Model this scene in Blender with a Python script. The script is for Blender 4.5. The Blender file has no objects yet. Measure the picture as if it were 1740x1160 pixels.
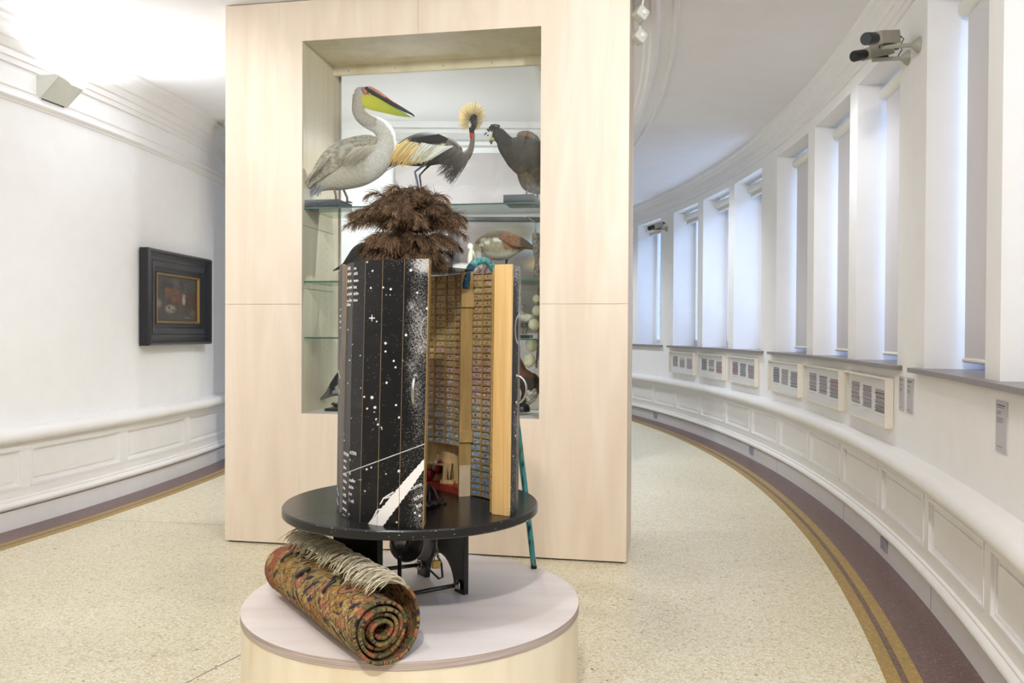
import bpy, bmesh, math, random
import numpy as np
from mathutils import Vector, Matrix
random.seed(7); RNG = np.random.default_rng(7)
SC = bpy.context.scene
COL = SC.collection
R = math.radians

# ------------------------------------------------------------------ camera, light, exposure
EYE = 1.5; FPX = 1410.0; PITCH = R(0.62); ROLL = R(0.30)
cam_d = bpy.data.cameras.new('camera'); cam = bpy.data.objects.new('camera', cam_d); COL.objects.link(cam)
cam_d.sensor_width = 36.0; cam_d.lens = FPX/1740*36; cam_d.clip_start = 0.05; cam_d.clip_end = 200
cam.matrix_world = Matrix.Translation((0, 0, EYE)) @ Matrix.Rotation(math.pi/2-PITCH, 4, 'X') @ Matrix.Rotation(ROLL, 4, 'Z')
SC.camera = cam
SC.view_settings.view_transform = 'Standard'; SC.view_settings.look = 'None'
SC.view_settings.gamma = 1.0; SC.view_settings.use_curve_mapping = False
SC.view_settings.exposure = 0.13
try:
    SC.cycles.max_bounces = 10; SC.cycles.diffuse_bounces = 6; SC.cycles.glossy_bounces = 4
    SC.cycles.transparent_max_bounces = 16; SC.cycles.transmission_bounces = 6
    SC.cycles.sample_clamp_indirect = 6.0; SC.cycles.caustics_reflective = False; SC.cycles.caustics_refractive = False
except Exception: pass
W = bpy.data.worlds.new('daylight'); SC.world = W; W.use_nodes = True
bg = W.node_tree.nodes['Background']; bg.inputs[0].default_value = (0.55, 0.70, 1.0, 1); bg.inputs[1].default_value = 6.5

CX, CY = -20.52, 9.75            # centre of the curved gallery
RW_R = 23.45; RB_R = 23.40       # outer (right) wall, its base
RW_L = 17.08; RB_L = 17.15       # inner (left) wall, its base
CEIL = 3.80
def pol(r, th, z=0.0):
    a = R(th); return Vector((CX+r*math.cos(a), CY+r*math.sin(a), z))

def lamp(name, kind, loc, target, power, color, size=0.1, angle=60, blend=0.6, spread=None, sy=None):
    d = bpy.data.lights.new(name, kind); o = bpy.data.objects.new(name, d); COL.objects.link(o)
    o.location = loc; d.energy = power; d.color = color
    o.rotation_euler = (Vector(target)-Vector(loc)).to_track_quat('-Z', 'Y').to_euler()
    if kind == 'SPOT': d.spot_size = R(angle); d.spot_blend = blend; d.shadow_soft_size = size
    elif kind == 'AREA':
        d.shape = 'RECTANGLE'; d.size = size; d.size_y = sy or size
        if spread: d.spread = R(spread)
    else: d.shadow_soft_size = size
    return o
WARM = (1.0, 0.985, 0.965); NEUT = (0.90, 0.94, 1.0)
lamp('spot_key', 'SPOT', (-1.0, 1.72, 3.70), (-0.38, 3.25, 0.6), 78.1, NEUT, 0.06, 62, 0.7)
lamp('spot_case', 'SPOT', (0.75, 2.3, 3.70), (0.0, 5.6, 3.15), 237.6, NEUT, 0.08, 92, 0.8)
lamp('fill_case_left', 'SPOT', (-0.70, 2.6, 3.70), (-1.4, 5.8, 1.3), 2.2, WARM, 0.08, 80, 0.8)  # weak unseen fill added for the left of the case front
lamp('fill_left_wall', 'SPOT', (-0.6, 2.4, 3.70), (-3.7, 5.9, 1.8), 78.7, NEUT, 0.10, 95, 0.9)  # unseen fill put in to lift the left wall
lamp('fill_right_wall', 'SPOT', (0.6, 1.4, 3.70), (2.6, 4.6, 1.0), 66.1, (1.0, 0.92, 0.77), 0.10, 95, 0.9)  # added warm fill for the right wall, source out of view
lamp('fill_left_low', 'SPOT', (0.35, 1.9, 3.70), (-3.85, 5.7, 0.5), 300.0, NEUT, 0.10, 44, 0.9)  # added fill at a flatter angle, brightens the left base board
lamp('fill_front_floor', 'SPOT', (-1.2, 0.6, 3.70), (-1.4, 3.0, 0.0), 5.4, WARM, 0.10, 110, 0.9)  # faint added fill over the front floor, no fixture
lamp('fill_rear_floor', 'SPOT', (-0.3, -0.6, 3.70), (0.9, 3.4, 0.0), 381.2, WARM, 0.10, 120, 0.9)  # broad unseen fill added over the floor from the rear
for i, th in enumerate((-10.0, -24.0, -38.0)):      # the uplight in the wedge shaped wall lamp, then two added out of view
    p = pol(RW_L+0.13, th, 3.50); q = pol(RW_L+1.2, th, 5.2)
    lamp('uplight', 'AREA', p, q, (70, 175, 140)[i], NEUT, 0.20, spread=165, sy=0.40)
for i, th in enumerate((-22.0, -34.0)):             # unseen fill added near the viewpoint to brighten the ceiling, no fixtures
    p = pol(21.4, th, 3.2); q = pol(21.4, th, 6)
    lamp('uplight', 'AREA', p, q, 22, NEUT, 0.3, spread=170)
for p, q, e in (((1.95, 6.4, 3.68), (2.0, 7.4, 0), 95), ((1.75, 10.5, 3.68), (1.8, 11.5, 0), 150), ((0.6, 14.6, 3.68), (0.6, 15.0, 0), 210)):
    lamp('fill_corridor', 'SPOT', p, q, e, NEUT, 0.12, 150, 1.0)  # unseen downlights added to brighten the corridor
lamp('fill_left_far', 'SPOT', (-1.55, 4.3, 3.70), (-3.5, 8.4, 0.9), 80.5, NEUT, 0.06, 75, 0.9)  # added to lift the far part of the left wall, unseen source
lamp('fill_beyond_up', 'AREA', pol(19.6, -4.0, 2.2), pol(19.6, -4.0, 6), 10.9, (0.93, 0.95, 1.0), 0.3, spread=170)  # hidden source added between case and cross wall, brightens the ceiling there
lamp('fill_beyond', 'SPOT', (-0.8, 6.75, 3.66), (-0.7, 9.0, 1.2), 301.8, NEUT, 0.1, 120, 0.9)  # added behind the case to brighten the cross wall
lamp('fill_case_inner', 'SPOT', tuple(Vector((-0.55, 6.1, 3.49))), (-0.60, 6.0, 1.0), 112.5, NEUT, 0.008, 120, 0.9)  # tiny light added to fill the case interior

# ------------------------------------------------------------------ pixel helpers: where a measured image point lies on a surface
def ray(px, py):
    x = (px-870)/FPX; y = -(py-580)/FPX; c, s = math.cos(ROLL), math.sin(ROLL)
    x2 = c*x-s*y; y2 = s*x+c*y
    return Vector((x2, math.cos(PITCH)+y2*math.sin(PITCH), y2*math.cos(PITCH)-math.sin(PITCH)))
def at_y(px, py, Y):
    d = ray(px, py); return Vector((0, 0, EYE))+d*(Y/d.y)
def at_z(px, py, z):
    d = ray(px, py); return Vector((0, 0, EYE))+d*((z-EYE)/d.z)
def proj_np(P):
    P = np.asarray(P, float); X = P[:, 0]; Y = P[:, 1]; Z = P[:, 2]-EYE
    a, b = math.cos(PITCH), math.sin(PITCH)
    f = Y*a-Z*b; u = Y*b+Z*a; x2 = X/f; y2 = u/f; c, s = math.cos(ROLL), math.sin(ROLL)
    return 870+FPX*(c*x2+s*y2), 580-FPX*(-s*x2+c*y2)

# ------------------------------------------------------------------ materials
def lin(c):
    return tuple(((v/255)/12.92 if v/255 <= 0.04045 else ((v/255+0.055)/1.055)**2.4) for v in c)
def lin_np(c):
    c = np.asarray(c, float)/255; return np.where(c <= 0.04045, c/12.92, ((c+0.055)/1.055)**2.4)
def newmat(name):
    m = bpy.data.materials.new(name); m.use_nodes = True; nt = m.node_tree
    return m, nt, nt.nodes, nt.links, nt.nodes['Principled BSDF']
def pmat(name, col, rough=0.6, metal=0.0, var=0.05, scale=30, stretch=(1, 1, 1), bump=0.0, spec=None, coat=0.0, detail=4):
    """plain paint/metal/cloth with a little procedural variation"""
    m, nt, N, L, b = newmat(name)
    b.inputs['Roughness'].default_value = rough; b.inputs['Metallic'].default_value = metal
    if spec is not None: b.inputs['Specular IOR Level'].default_value = spec
    if coat: b.inputs['Coat Weight'].default_value = coat; b.inputs['Coat Roughness'].default_value = 0.1
    tc = N.new('ShaderNodeTexCoord'); mp = N.new('ShaderNodeMapping'); mp.inputs['Scale'].default_value = stretch
    L.new(tc.outputs['Object'], mp.inputs[0])
    nz = N.new('ShaderNodeTexNoise'); nz.inputs['Scale'].default_value = scale; nz.inputs['Detail'].default_value = detail
    L.new(mp.outputs[0], nz.inputs[0])
    cr = N.new('ShaderNodeValToRGB'); c = lin(col)
    cr.color_ramp.elements[0].position = 0.25; cr.color_ramp.elements[1].position = 0.75
    cr.color_ramp.elements[0].color = tuple(v*(1-var*2) for v in c)+(1,)
    cr.color_ramp.elements[1].color = tuple(min(1, v*(1+var)) for v in c)+(1,)
    L.new(nz.outputs[0], cr.inputs[0]); L.new(cr.outputs[0], b.inputs['Base Color'])
    if bump:
        bp = N.new('ShaderNodeBump'); bp.inputs['Strength'].default_value = bump; bp.inputs['Distance'].default_value = 0.002
        L.new(nz.outputs[0], bp.inputs['Height']); L.new(bp.outputs[0], b.inputs['Normal'])
    return m
def wood(name, c1, c2, c3, grain=(1, 1, .12), scale=9, rough=0.45, dist=1.2, spec=0.4):
    m, nt, N, L, b = newmat(name); b.inputs['Roughness'].default_value = rough; b.inputs['Specular IOR Level'].default_value = spec
    tc = N.new('ShaderNodeTexCoord'); mp = N.new('ShaderNodeMapping'); mp.inputs['Scale'].default_value = grain
    L.new(tc.outputs['Object'], mp.inputs[0])
    n1 = N.new('ShaderNodeTexNoise'); n1.inputs['Scale'].default_value = 1.3; n1.inputs['Detail'].default_value = 2; L.new(mp.outputs[0], n1.inputs[0])
    wv = N.new('ShaderNodeTexNoise'); wv.inputs['Scale'].default_value = scale; wv.inputs['Detail'].default_value = 3; wv.inputs['Distortion'].default_value = dist
    L.new(mp.outputs[0], wv.inputs[0])
    mul = N.new('ShaderNodeMath'); mul.operation = 'MULTIPLY'; mul.inputs[1].default_value = 7.0; L.new(n1.outputs[0], mul.inputs[0])
    fr = N.new('ShaderNodeMath'); fr.operation = 'PINGPONG'; fr.inputs[1].default_value = 0.5; L.new(mul.outputs[0], fr.inputs[0])
    ad = N.new('ShaderNodeMath'); ad.operation = 'ADD'; L.new(wv.outputs[0], ad.inputs[0]); 
    m2 = N.new('ShaderNodeMath'); m2.operation = 'MULTIPLY'; m2.inputs[1].default_value = 0.45; L.new(fr.outputs[0], m2.inputs[0]); L.new(m2.outputs[0], ad.inputs[1])
    cr = N.new('ShaderNodeValToRGB'); e = cr.color_ramp.elements
    e[0].position = 0.38; e[0].color = lin(c1)+(1,); e[1].position = 0.85; e[1].color = lin(c3)+(1,)
    k = e.new(0.6); k.color = lin(c2)+(1,)
    L.new(ad.outputs[0], cr.inputs[0])
    L.new(cr.outputs[0], b.inputs['Base Color'])
    return m
def attrmat(name, rough=0.6, fuzz=0.0, stretch=(60, 60, 60), bump=0.0, metal=0.0, spec=0.5):
    m, nt, N, L, b = newmat(name); b.inputs['Roughness'].default_value = rough; b.inputs['Metallic'].default_value = metal
    b.inputs['Specular IOR Level'].default_value = spec
    a = N.new('ShaderNodeAttribute'); a.attribute_name = 'Col'
    tc = N.new('ShaderNodeTexCoord'); mp = N.new('ShaderNodeMapping'); mp.inputs['Scale'].default_value = stretch; L.new(tc.outputs['Object'], mp.inputs[0])
    nz = N.new('ShaderNodeTexNoise'); nz.inputs['Scale'].default_value = 1.0; nz.inputs['Detail'].default_value = 4; L.new(mp.outputs[0], nz.inputs[0])
    if fuzz:
        mr = N.new('ShaderNodeMapRange'); mr.inputs[1].default_value = 0.3; mr.inputs[2].default_value = 0.7
        mr.inputs[3].default_value = 1-fuzz; mr.inputs[4].default_value = 1+fuzz*0.6; L.new(nz.outputs[0], mr.inputs[0])
        mx = N.new('ShaderNodeVectorMath'); mx.operation = 'SCALE'; L.new(a.outputs['Color'], mx.inputs[0]); L.new(mr.outputs[0], mx.inputs['Scale'])
        L.new(mx.outputs[0], b.inputs['Base Color'])
    else: L.new(a.outputs['Color'], b.inputs['Base Color'])
    if bump:
        bp = N.new('ShaderNodeBump'); bp.inputs['Strength'].default_value = bump; bp.inputs['Distance'].default_value = 0.004
        L.new(nz.outputs[0], bp.inputs['Height']); L.new(bp.outputs[0], b.inputs['Normal'])
    return m
def glassmat(name, tint=(1, 1, 1), refl=0.06, rough=0.0):
    m = bpy.data.materials.new(name); m.use_nodes = True; nt = m.node_tree; N = nt.nodes; L = nt.links
    for n in list(N):
        if n.type != 'OUTPUT_MATERIAL': N.remove(n)
    out = N['Material Output']; t = N.new('ShaderNodeBsdfTransparent'); t.inputs[0].default_value = tuple(tint)+(1,)
    g = N.new('ShaderNodeBsdfGlossy'); g.inputs['Roughness'].default_value = rough
    lw = N.new('ShaderNodeLayerWeight'); lw.inputs[0].default_value = 0.25
    mr = N.new('ShaderNodeMapRange'); mr.inputs[3].default_value = refl*0.6; mr.inputs[4].default_value = min(1, refl*7); L.new(lw.outputs['Fresnel'], mr.inputs[0])
    mx = N.new('ShaderNodeMixShader'); L.new(mr.outputs[0], mx.inputs[0]); L.new(t.outputs[0], mx.inputs[1]); L.new(g.outputs[0], mx.inputs[2]); L.new(mx.outputs[0], out.inputs[0])
    return m

M = {}
M['wall'] = pmat('white_wall_paint', (238, 237, 236), 0.75, var=0.012, scale=6, spec=0.3)
M['trimw'] = pmat('white_woodwork_paint', (236, 234, 232), 0.42, var=0.012, scale=9)
M['ceil'] = pmat('ceiling_paint', (236, 235, 236), 0.85, var=0.012, scale=4, spec=0.2)
M['birch'] = wood('birch_plywood', (221, 203, 181), (226, 209, 188), (231, 216, 197), scale=7)
M['birchin'] = wood('birch_interior', (214, 200, 168), (222, 209, 180), (228, 216, 190), scale=7)
M['birchw'] = wood('birch_whitewashed', (214, 200, 190), (222, 210, 202), (228, 217, 210), grain=(.15, 1, 1), scale=8, rough=0.5)
M['birchdrum'] = wood('birch_drum', (228, 210, 178), (236, 221, 192), (241, 228, 203), scale=7)
M['plyedge'] = wood('plywood_edge', (140, 122, 112), (176, 158, 148), (198, 182, 172), grain=(.4, .4, 60), scale=6, rough=0.6)
M['black'] = pmat('black_lacquer', (20, 20, 22), 0.24, var=0.15, scale=14, stretch=(1, 12, 12), bump=0.12, spec=0.5)
M['blackleg'] = pmat('black_painted_board', (17, 16, 17), 0.38, var=0.2, scale=20, stretch=(6, 6, 1), bump=0.1)
M['pine'] = wood('pine_board', (204, 164, 104), (216, 178, 118), (226, 190, 132), grain=(3, 3, .12), scale=12, rough=0.4)
M['frame'] = wood('drawer_grid_wood', (150, 120, 70), (164, 134, 82), (178, 148, 94), grain=(2, 2, .3), scale=14, rough=0.5)
M['nich'] = wood('niche_wood', (190, 160, 110), (204, 174, 124), (214, 186, 138), grain=(2, 2, .2), scale=14)
M['steel'] = pmat('brushed_steel', (176, 172, 166), 0.32, metal=1.0, var=0.05, scale=80)
M['darksteel'] = pmat('dark_threaded_steel', (92, 92, 92), 0.4, metal=0.9, var=0.1, scale=200)
M['brass'] = pmat('brass', (176, 148, 78), 0.35, metal=0.8, var=0.08, scale=60)
M['whitemetal'] = pmat('white_metal', (232, 230, 222), 0.45, var=0.02, scale=20)
M['lampmetal'] = pmat('grey_green_enamel', (206, 207, 196), 0.5, var=0.02, scale=20)
M['pvc'] = pmat('white_window_frame', (236, 238, 242), 0.4, var=0.01, scale=20)
M['blind'] = pmat('grey_blind_fabric', (214, 212, 216), 0.85, var=0.03, scale=300, stretch=(1, 1, 1), bump=0.05)
M['blindtube'] = pmat('blind_cassette_plastic', (232, 230, 220), 0.45, var=0.01, scale=10)
M['stone'] = pmat('grey_stone_sill', (132, 122, 120), 0.3, var=0.16, scale=40, stretch=(1, 1, 3))
M['plastic_dark'] = pmat('black_plastic', (24, 24, 26), 0.4, var=0.1, scale=40)
M['camgrey'] = pmat('beige_camera_housing', (158, 152, 136), 0.5, var=0.04, scale=30)
M['camarm'] = pmat('grey_green_arm', (160, 160, 146), 0.5, var=0.03, scale=30)
M['label'] = pmat('grey_label_card', (186, 184, 188), 0.6, var=0.01, scale=20)
M['ink'] = pmat('dark_ink', (70, 70, 78), 0.7, var=0.05)
M['vent'] = pmat('grey_metal_cover', (168, 170, 182), 0.4, metal=0.3, var=0.04, scale=30)
M['glass'] = glassmat('clear_glass', (0.97, 0.985, 0.98), 0.05)
M['glassw'] = glassmat('window_glass', (0.93, 0.96, 1.0), 0.05)
M['glassshelf'] = glassmat('shelf_glass', (0.90, 0.95, 0.93), 0.07)
M['glassedge'] = pmat('green_glass_edge', (62, 104, 92), 0.2, var=0.1, scale=20)
M['picglass'] = glassmat('picture_glass', (0.98, 0.985, 0.985), 0.014)
M['smoked'] = glassmat('smoked_glass', (0.42, 0.43, 0.43), 0.03)
M['attr'] = attrmat('painted_print', 0.5)
M['print'] = attrmat('printed_black_panel', 0.36, spec=0.28)
M['feather'] = attrmat('feathers', 0.75, fuzz=0.17, stretch=(90, 90, 55), bump=0.25, spec=0.2)
M['canvas'] = attrmat('oil_canvas', 0.38, fuzz=0.12, stretch=(180, 180, 180), spec=0.4)
M['barb'] = attrmat('feather_barbs', 0.8, spec=0.15)
M['white'] = pmat('white_ink', (232, 228, 224), 0.6, var=0.02)
M['gold'] = pmat('gilt', (150, 120, 62), 0.35, metal=0.6, var=0.1, scale=80)
M['ebony'] = pmat('ebonised_moulding', (22, 22, 26), 0.3, var=0.15, scale=60, spec=0.5)
M['ivory'] = pmat('ivory_passepartout', (242, 239, 236), 0.6, var=0.01)
M['maple'] = pmat('pale_maple_frame', (224, 216, 202), 0.5, var=0.04, scale=40, stretch=(1, 1, 4))
M['brick'] = None
M['fringe'] = pmat('cotton_fringe', (196, 184, 156), 0.85, var=0.22, scale=55)
M['leather'] = pmat('dark_leather', (38, 32, 28), 0.45, var=0.2, scale=60, bump=0.1)
M['red'] = pmat('dark_red_plastic', (128, 20, 24), 0.3, var=0.1, scale=20)
M['redbox'] = pmat('red_lacquered_base', (150, 44, 30), 0.5, var=0.12, scale=12)
M['scoop'] = pmat('light_metal_scoop', (205, 198, 194), 0.35, metal=0.4, var=0.05)
M['egg'] = pmat('pale_eggshell', (226, 222, 192), 0.45, var=0.02, scale=15)
M['net'] = pmat('grey_bead_net', (140, 134, 126), 0.6, var=0.3, scale=160, bump=0.4)
M['cream'] = pmat('cream_cardboard', (212, 192, 158), 0.7, var=0.05, scale=30)
M['caseback'] = pmat('pale_back_board', (232, 226, 222), 0.7, var=0.01, scale=5)
def brickmat():
    m, nt, N, L, b = newmat('neighbour_brick'); b.inputs['Roughness'].default_value = 0.9
    tc = N.new('ShaderNodeTexCoord'); sp = N.new('ShaderNodeSeparateXYZ'); L.new(tc.outputs['Object'], sp.inputs[0])
    cb = N.new('ShaderNodeCombineXYZ'); L.new(sp.outputs['Y'], cb.inputs['X']); L.new(sp.outputs['Z'], cb.inputs['Y'])
    bk = N.new('ShaderNodeTexBrick'); bk.inputs['Scale'].default_value = 1.6
    bk.inputs['Color1'].default_value = lin((74, 82, 96))+(1,); bk.inputs['Color2'].default_value = lin((62, 70, 84))+(1,); bk.inputs['Mortar'].default_value = lin((98, 104, 114))+(1,)
    L.new(cb.outputs[0], bk.inputs['Vector']); L.new(bk.outputs[0], b.inputs['Base Color']); return m
M['brick'] = brickmat()
def terrazzo(name, cols, scale, seam=None, rough=0.32, dark=None):
    m, nt, N, L, b = newmat(name); b.inputs['Roughness'].default_value = rough; b.inputs['Specular IOR Level'].default_value = 0.35
    g = N.new('ShaderNodeNewGeometry'); v = N.new('ShaderNodeTexVoronoi'); v.inputs['Scale'].default_value = scale; v.feature = 'F1'
    nz = N.new('ShaderNodeTexNoise'); nz.inputs['Scale'].default_value = scale*0.8; nz.inputs['Detail'].default_value = 1
    vm = N.new('ShaderNodeVectorMath'); vm.operation = 'MULTIPLY_ADD'; vm.inputs[1].default_value = (0.02, 0.02, 0.0); L.new(nz.outputs['Color'], vm.inputs[0]); L.new(g.outputs['Position'], vm.inputs[2])
    L.new(vm.outputs[0], v.inputs['Vector'])
    sp = N.new('ShaderNodeSeparateColor'); L.new(v.outputs['Color'], sp.inputs[0])
    cr = N.new('ShaderNodeValToRGB'); cr.color_ramp.interpolation = 'CONSTANT'; e = cr.color_ramp.elements
    for i, (pos, c) in enumerate(cols):
        k = e[i] if i < 2 else e.new(pos); k.position = pos; k.color = lin(c)+(1,)
    L.new(sp.outputs[0], cr.inputs[0])
    ve = N.new('ShaderNodeTexVoronoi'); ve.feature = 'DISTANCE_TO_EDGE'; ve.inputs['Scale'].default_value = scale; L.new(vm.outputs[0], ve.inputs['Vector'])
    lt = N.new('ShaderNodeMath'); lt.operation = 'LESS_THAN'; lt.inputs[1].default_value = 0.09; L.new(ve.outputs['Distance'], lt.inputs[0])
    mx = N.new('ShaderNodeMix'); mx.data_type = 'RGBA'; L.new(lt.outputs[0], mx.inputs['Factor']); L.new(cr.outputs[0], mx.inputs['A']); mx.inputs['B'].default_value = lin(seam)+(1,)
    big = N.new('ShaderNodeTexNoise'); big.inputs['Scale'].default_value = 0.9; big.inputs['Detail'].default_value = 3; L.new(g.outputs['Position'], big.inputs[0])
    mr = N.new('ShaderNodeMapRange'); mr.inputs[1].default_value = .3; mr.inputs[2].default_value = .7; mr.inputs[3].default_value = 0.93; mr.inputs[4].default_value = 1.04; L.new(big.outputs[0], mr.inputs[0])
    sc = N.new('ShaderNodeVectorMath'); sc.operation = 'SCALE'; L.new(mx.outputs['Result'], sc.inputs[0]); L.new(mr.outputs[0], sc.inputs['Scale'])
    L.new(sc.outputs[0], b.inputs['Base Color']); return m
M['floor'] = terrazzo('cream_terrazzo', [(0, (236, 230, 212)), (0.42, (228, 219, 194)), (0.70, (214, 202, 168)), (0.87, (198, 180, 136)), (0.94, (230, 220, 188)), (0.993, (122, 108, 84))], 75, (208, 198, 166))
M['purple'] = terrazzo('purple_terrazzo', [(0, (104, 80, 78)), (0.4, (118, 92, 90)), (0.75, (92, 70, 70)), (0.93, (148, 124, 120)), (0.985, (60, 48, 50))], 110, (98, 76, 74))
M['mosaic'] = terrazzo('ochre_mosaic', [(0, (164, 134, 74)), (0.4, (174, 144, 84)), (0.75, (154, 126, 68)), (0.93, (180, 152, 92)), (0.985, (130, 106, 62))], 60, (150, 124, 70), rough=0.4)
M['mosaicdark'] = terrazzo('dark_mosaic', [(0, (92, 72, 70)), (0.5, (104, 84, 80)), (0.8, (84, 64, 66))], 60, (128, 104, 80), rough=0.4)

# ------------------------------------------------------------------ object helpers
def root_of(o):
    while o.parent: o = o.parent
    return o
def tag(o, label=None, cat=None, group=None, kind=None):
    if label: o['label'] = label
    if cat: o['category'] = cat
    if group: o['group'] = group
    if kind: o['kind'] = kind
    return o
def thing(name, loc, label, cat, group=None):
    o = bpy.data.objects.new(name, None); COL.objects.link(o); o.location = loc; o.empty_display_size = 0.1
    return tag(o, label, cat, group)
class MB:
    """collects pieces (in world coordinates) and links them as one mesh object"""
    def __init__(s): s.v = []; s.f = []; s.c = []; s.n = 0; s.mi = []
    def add(s, v, f, c=None, mi=0):
        v = np.asarray(v, float).reshape(-1, 3); s.v.append(v); n = s.n
        for q in f: s.f.append(tuple(int(i)+n for i in q)); s.mi.append(mi)
        if c is None: c = (0.8, 0.8, 0.8)
        c = np.asarray(c, float)
        if c.ndim == 1: c = np.tile(c, (len(v), 1))
        s.c.append(c); s.n += len(v); return s
    def box(s, lo, hi, frame=None, c=None, mi=0):
        x0, y0, z0 = lo; x1, y1, z1 = hi
        v = [(x0, y0, z0), (x1, y0, z0), (x1, y1, z0), (x0, y1, z0), (x0, y0, z1), (x1, y0, z1), (x1, y1, z1), (x0, y1, z1)]
        if frame is not None: v = [frame @ Vector(p) for p in v]
        return s.add([tuple(p) for p in v], [(0, 3, 2, 1), (4, 5, 6, 7), (0, 1, 5, 4), (1, 2, 6, 5), (2, 3, 7, 6), (3, 0, 4, 7)], c, mi)
    def tube(s, pts, rad, seg=10, c=None, mi=0, cap=True, closed=False):
        pts = [Vector(p) for p in pts]; n = len(pts); rad = [rad]*n if np.isscalar(rad) else list(rad)
        V = []; up = None
        for i, p in enumerate(pts):
            if closed: t = pts[(i+1) % n]-pts[i-1]
            else: t = pts[min(i+1, n-1)]-pts[max(i-1, 0)]
            t.normalize()
            if up is None:
                up = t.orthogonal().normalized()
            up = (up-t*up.dot(t)).normalized(); w = t.cross(up)
            for k in range(seg):
                a = 2*math.pi*k/seg; V.append(p+(up*math.cos(a)+w*math.sin(a))*rad[i])
        F = []
        for i in range(n if closed else n-1):
            j = (i+1) % n
            for k in range(seg):
                k2 = (k+1) % seg; F.append((i*seg+k, i*seg+k2, j*seg+k2, j*seg+k))
        if cap and not closed: F.append(tuple(reversed(range(seg)))); F.append(tuple((n-1)*seg+k for k in range(seg)))
        return s.add([tuple(v) for v in V], F, c, mi)
    def lathe(s, prof, loc, seg=48, c=None, mi=0, axis=None, cap=True):
        loc = Vector(loc); q = Vector(axis).to_track_quat('Z', 'Y') if axis is not None else None
        V = []
        for r, z in prof:
            for k in range(seg):
                a = 2*math.pi*k/seg; p = Vector((r*math.cos(a), r*math.sin(a), z))
                if q: p = q @ p
                V.append(loc+p)
        F = []
        for i in range(len(prof)-1):
            for k in range(seg):
                k2 = (k+1) % seg; F.append((i*seg+k, i*seg+k2, (i+1)*seg+k2, (i+1)*seg+k))
        if cap:
            F.append(tuple(reversed(range(seg)))); F.append(tuple((len(prof)-1)*seg+k for k in range(seg)))
        return s.add([tuple(v) for v in V], F, c, mi)
    def arcblock(s, r0, r1, z0, z1, t0, t1, ctr=(CX, CY), n=None, c=None, mi=0):
        """solid ring sector, angles in degrees"""
        if n is None: n = max(1, int(abs(t1-t0)/0.45))
        V = []
        for i in range(n+1):
            a = R(t0+(t1-t0)*i/n); ca, sa = math.cos(a), math.sin(a)
            for r, z in ((r0, z0), (r1, z0), (r1, z1), (r0, z1)): V.append((ctr[0]+r*ca, ctr[1]+r*sa, z))
        F = []
        for i in range(n):
            for k in range(4): F.append((i*4+k, i*4+(k+1) % 4, i*4+4+(k+1) % 4, i*4+4+k))
        F.append((3, 2, 1, 0)); F.append(tuple(n*4+k for k in range(4)))
        return s.add(V, F, c, mi)
    def arcprof(s, prof, t0, t1, ctr=(CX, CY), n=None, c=None, mi=0, closed=False):
        """open or closed (r,z) profile swept about the centre"""
        if n is None: n = max(1, int(abs(t1-t0)/0.45))
        m = len(prof); V = []
        for i in range(n+1):
            a = R(t0+(t1-t0)*i/n); ca, sa = math.cos(a), math.sin(a)
            for r, z in prof: V.append((ctr[0]+r*ca, ctr[1]+r*sa, z))
        F = []
        for i in range(n):
            for k in range(m if closed else m-1): F.append((i*m+k, i*m+(k+1) % m, (i+1)*m+(k+1) % m, (i+1)*m+k))
        return s.add(V, F, c, mi)
    def build(s, name, mat, parent=None, smooth=False, bevel=0.0, label=None, warp=None):
        V = np.concatenate(s.v); Cc = np.concatenate(s.c)
        if parent is not None: V = V-np.array(root_of(parent).location)
        if warp: V = V.copy(); V[:, 0] += warp*V[:, 2]
        me = bpy.data.meshes.new(name); me.from_pydata(V.tolist(), [], s.f)
        mats = mat if isinstance(mat, (list, tuple)) else [mat]
        for mm in mats: me.materials.append(mm)
        if len(mats) > 1: me.polygons.foreach_set('material_index', s.mi)
        a = me.color_attributes.new('Col', 'FLOAT_COLOR', 'POINT')
        a.data.foreach_set('color', np.c_[Cc, np.ones(len(Cc))].astype(np.float32).ravel())
        bm = bmesh.new(); bm.from_mesh(me); bmesh.ops.recalc_face_normals(bm, faces=bm.faces); bm.to_mesh(me); bm.free()
        if smooth: me.shade_smooth()
        o = bpy.data.objects.new(name, me); COL.objects.link(o)
        if parent is not None: o.parent = parent
        if bevel:
            md = o.modifiers.new('bevel', 'BEVEL'); md.width = bevel; md.segments = 2; md.limit_method = 'ANGLE'
        elif smooth:
            pass
        if label: o['label'] = label
        return o
def smooth_angle(o, deg=35):
    me = o.data; me.shade_smooth()
    try: me.set_sharp_from_angle(angle=R(deg))
    except Exception: pass
    return o
def frame_mat(origin, x, z=(0, 0, 1)):
    """4x4: local x along x, local z up, local y = z cross x"""
    x = Vector(x).normalized(); z = Vector(z).normalized(); y = z.cross(x).normalized(); z = x.cross(y)
    m = Matrix((x, y, z)).transposed().to_4x4(); m.translation = Vector(origin); return m
def cr_spline(P, n):
    """Catmull-Rom through rows of P"""
    P = np.asarray(P, float); m = len(P); out = []
    Q = np.vstack([2*P[0]-P[1], P, 2*P[-1]-P[-2]])
    for t in np.linspace(0, m-1, n):
        i = min(int(t), m-2); u = t-i; p0, p1, p2, p3 = Q[i], Q[i+1], Q[i+2], Q[i+3]
        out.append(0.5*((2*p1)+(-p0+p2)*u+(2*p0-5*p1+4*p2-p3)*u*u+(-p0+3*p1-3*p2+p3)*u**3))
    return np.array(out)
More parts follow.
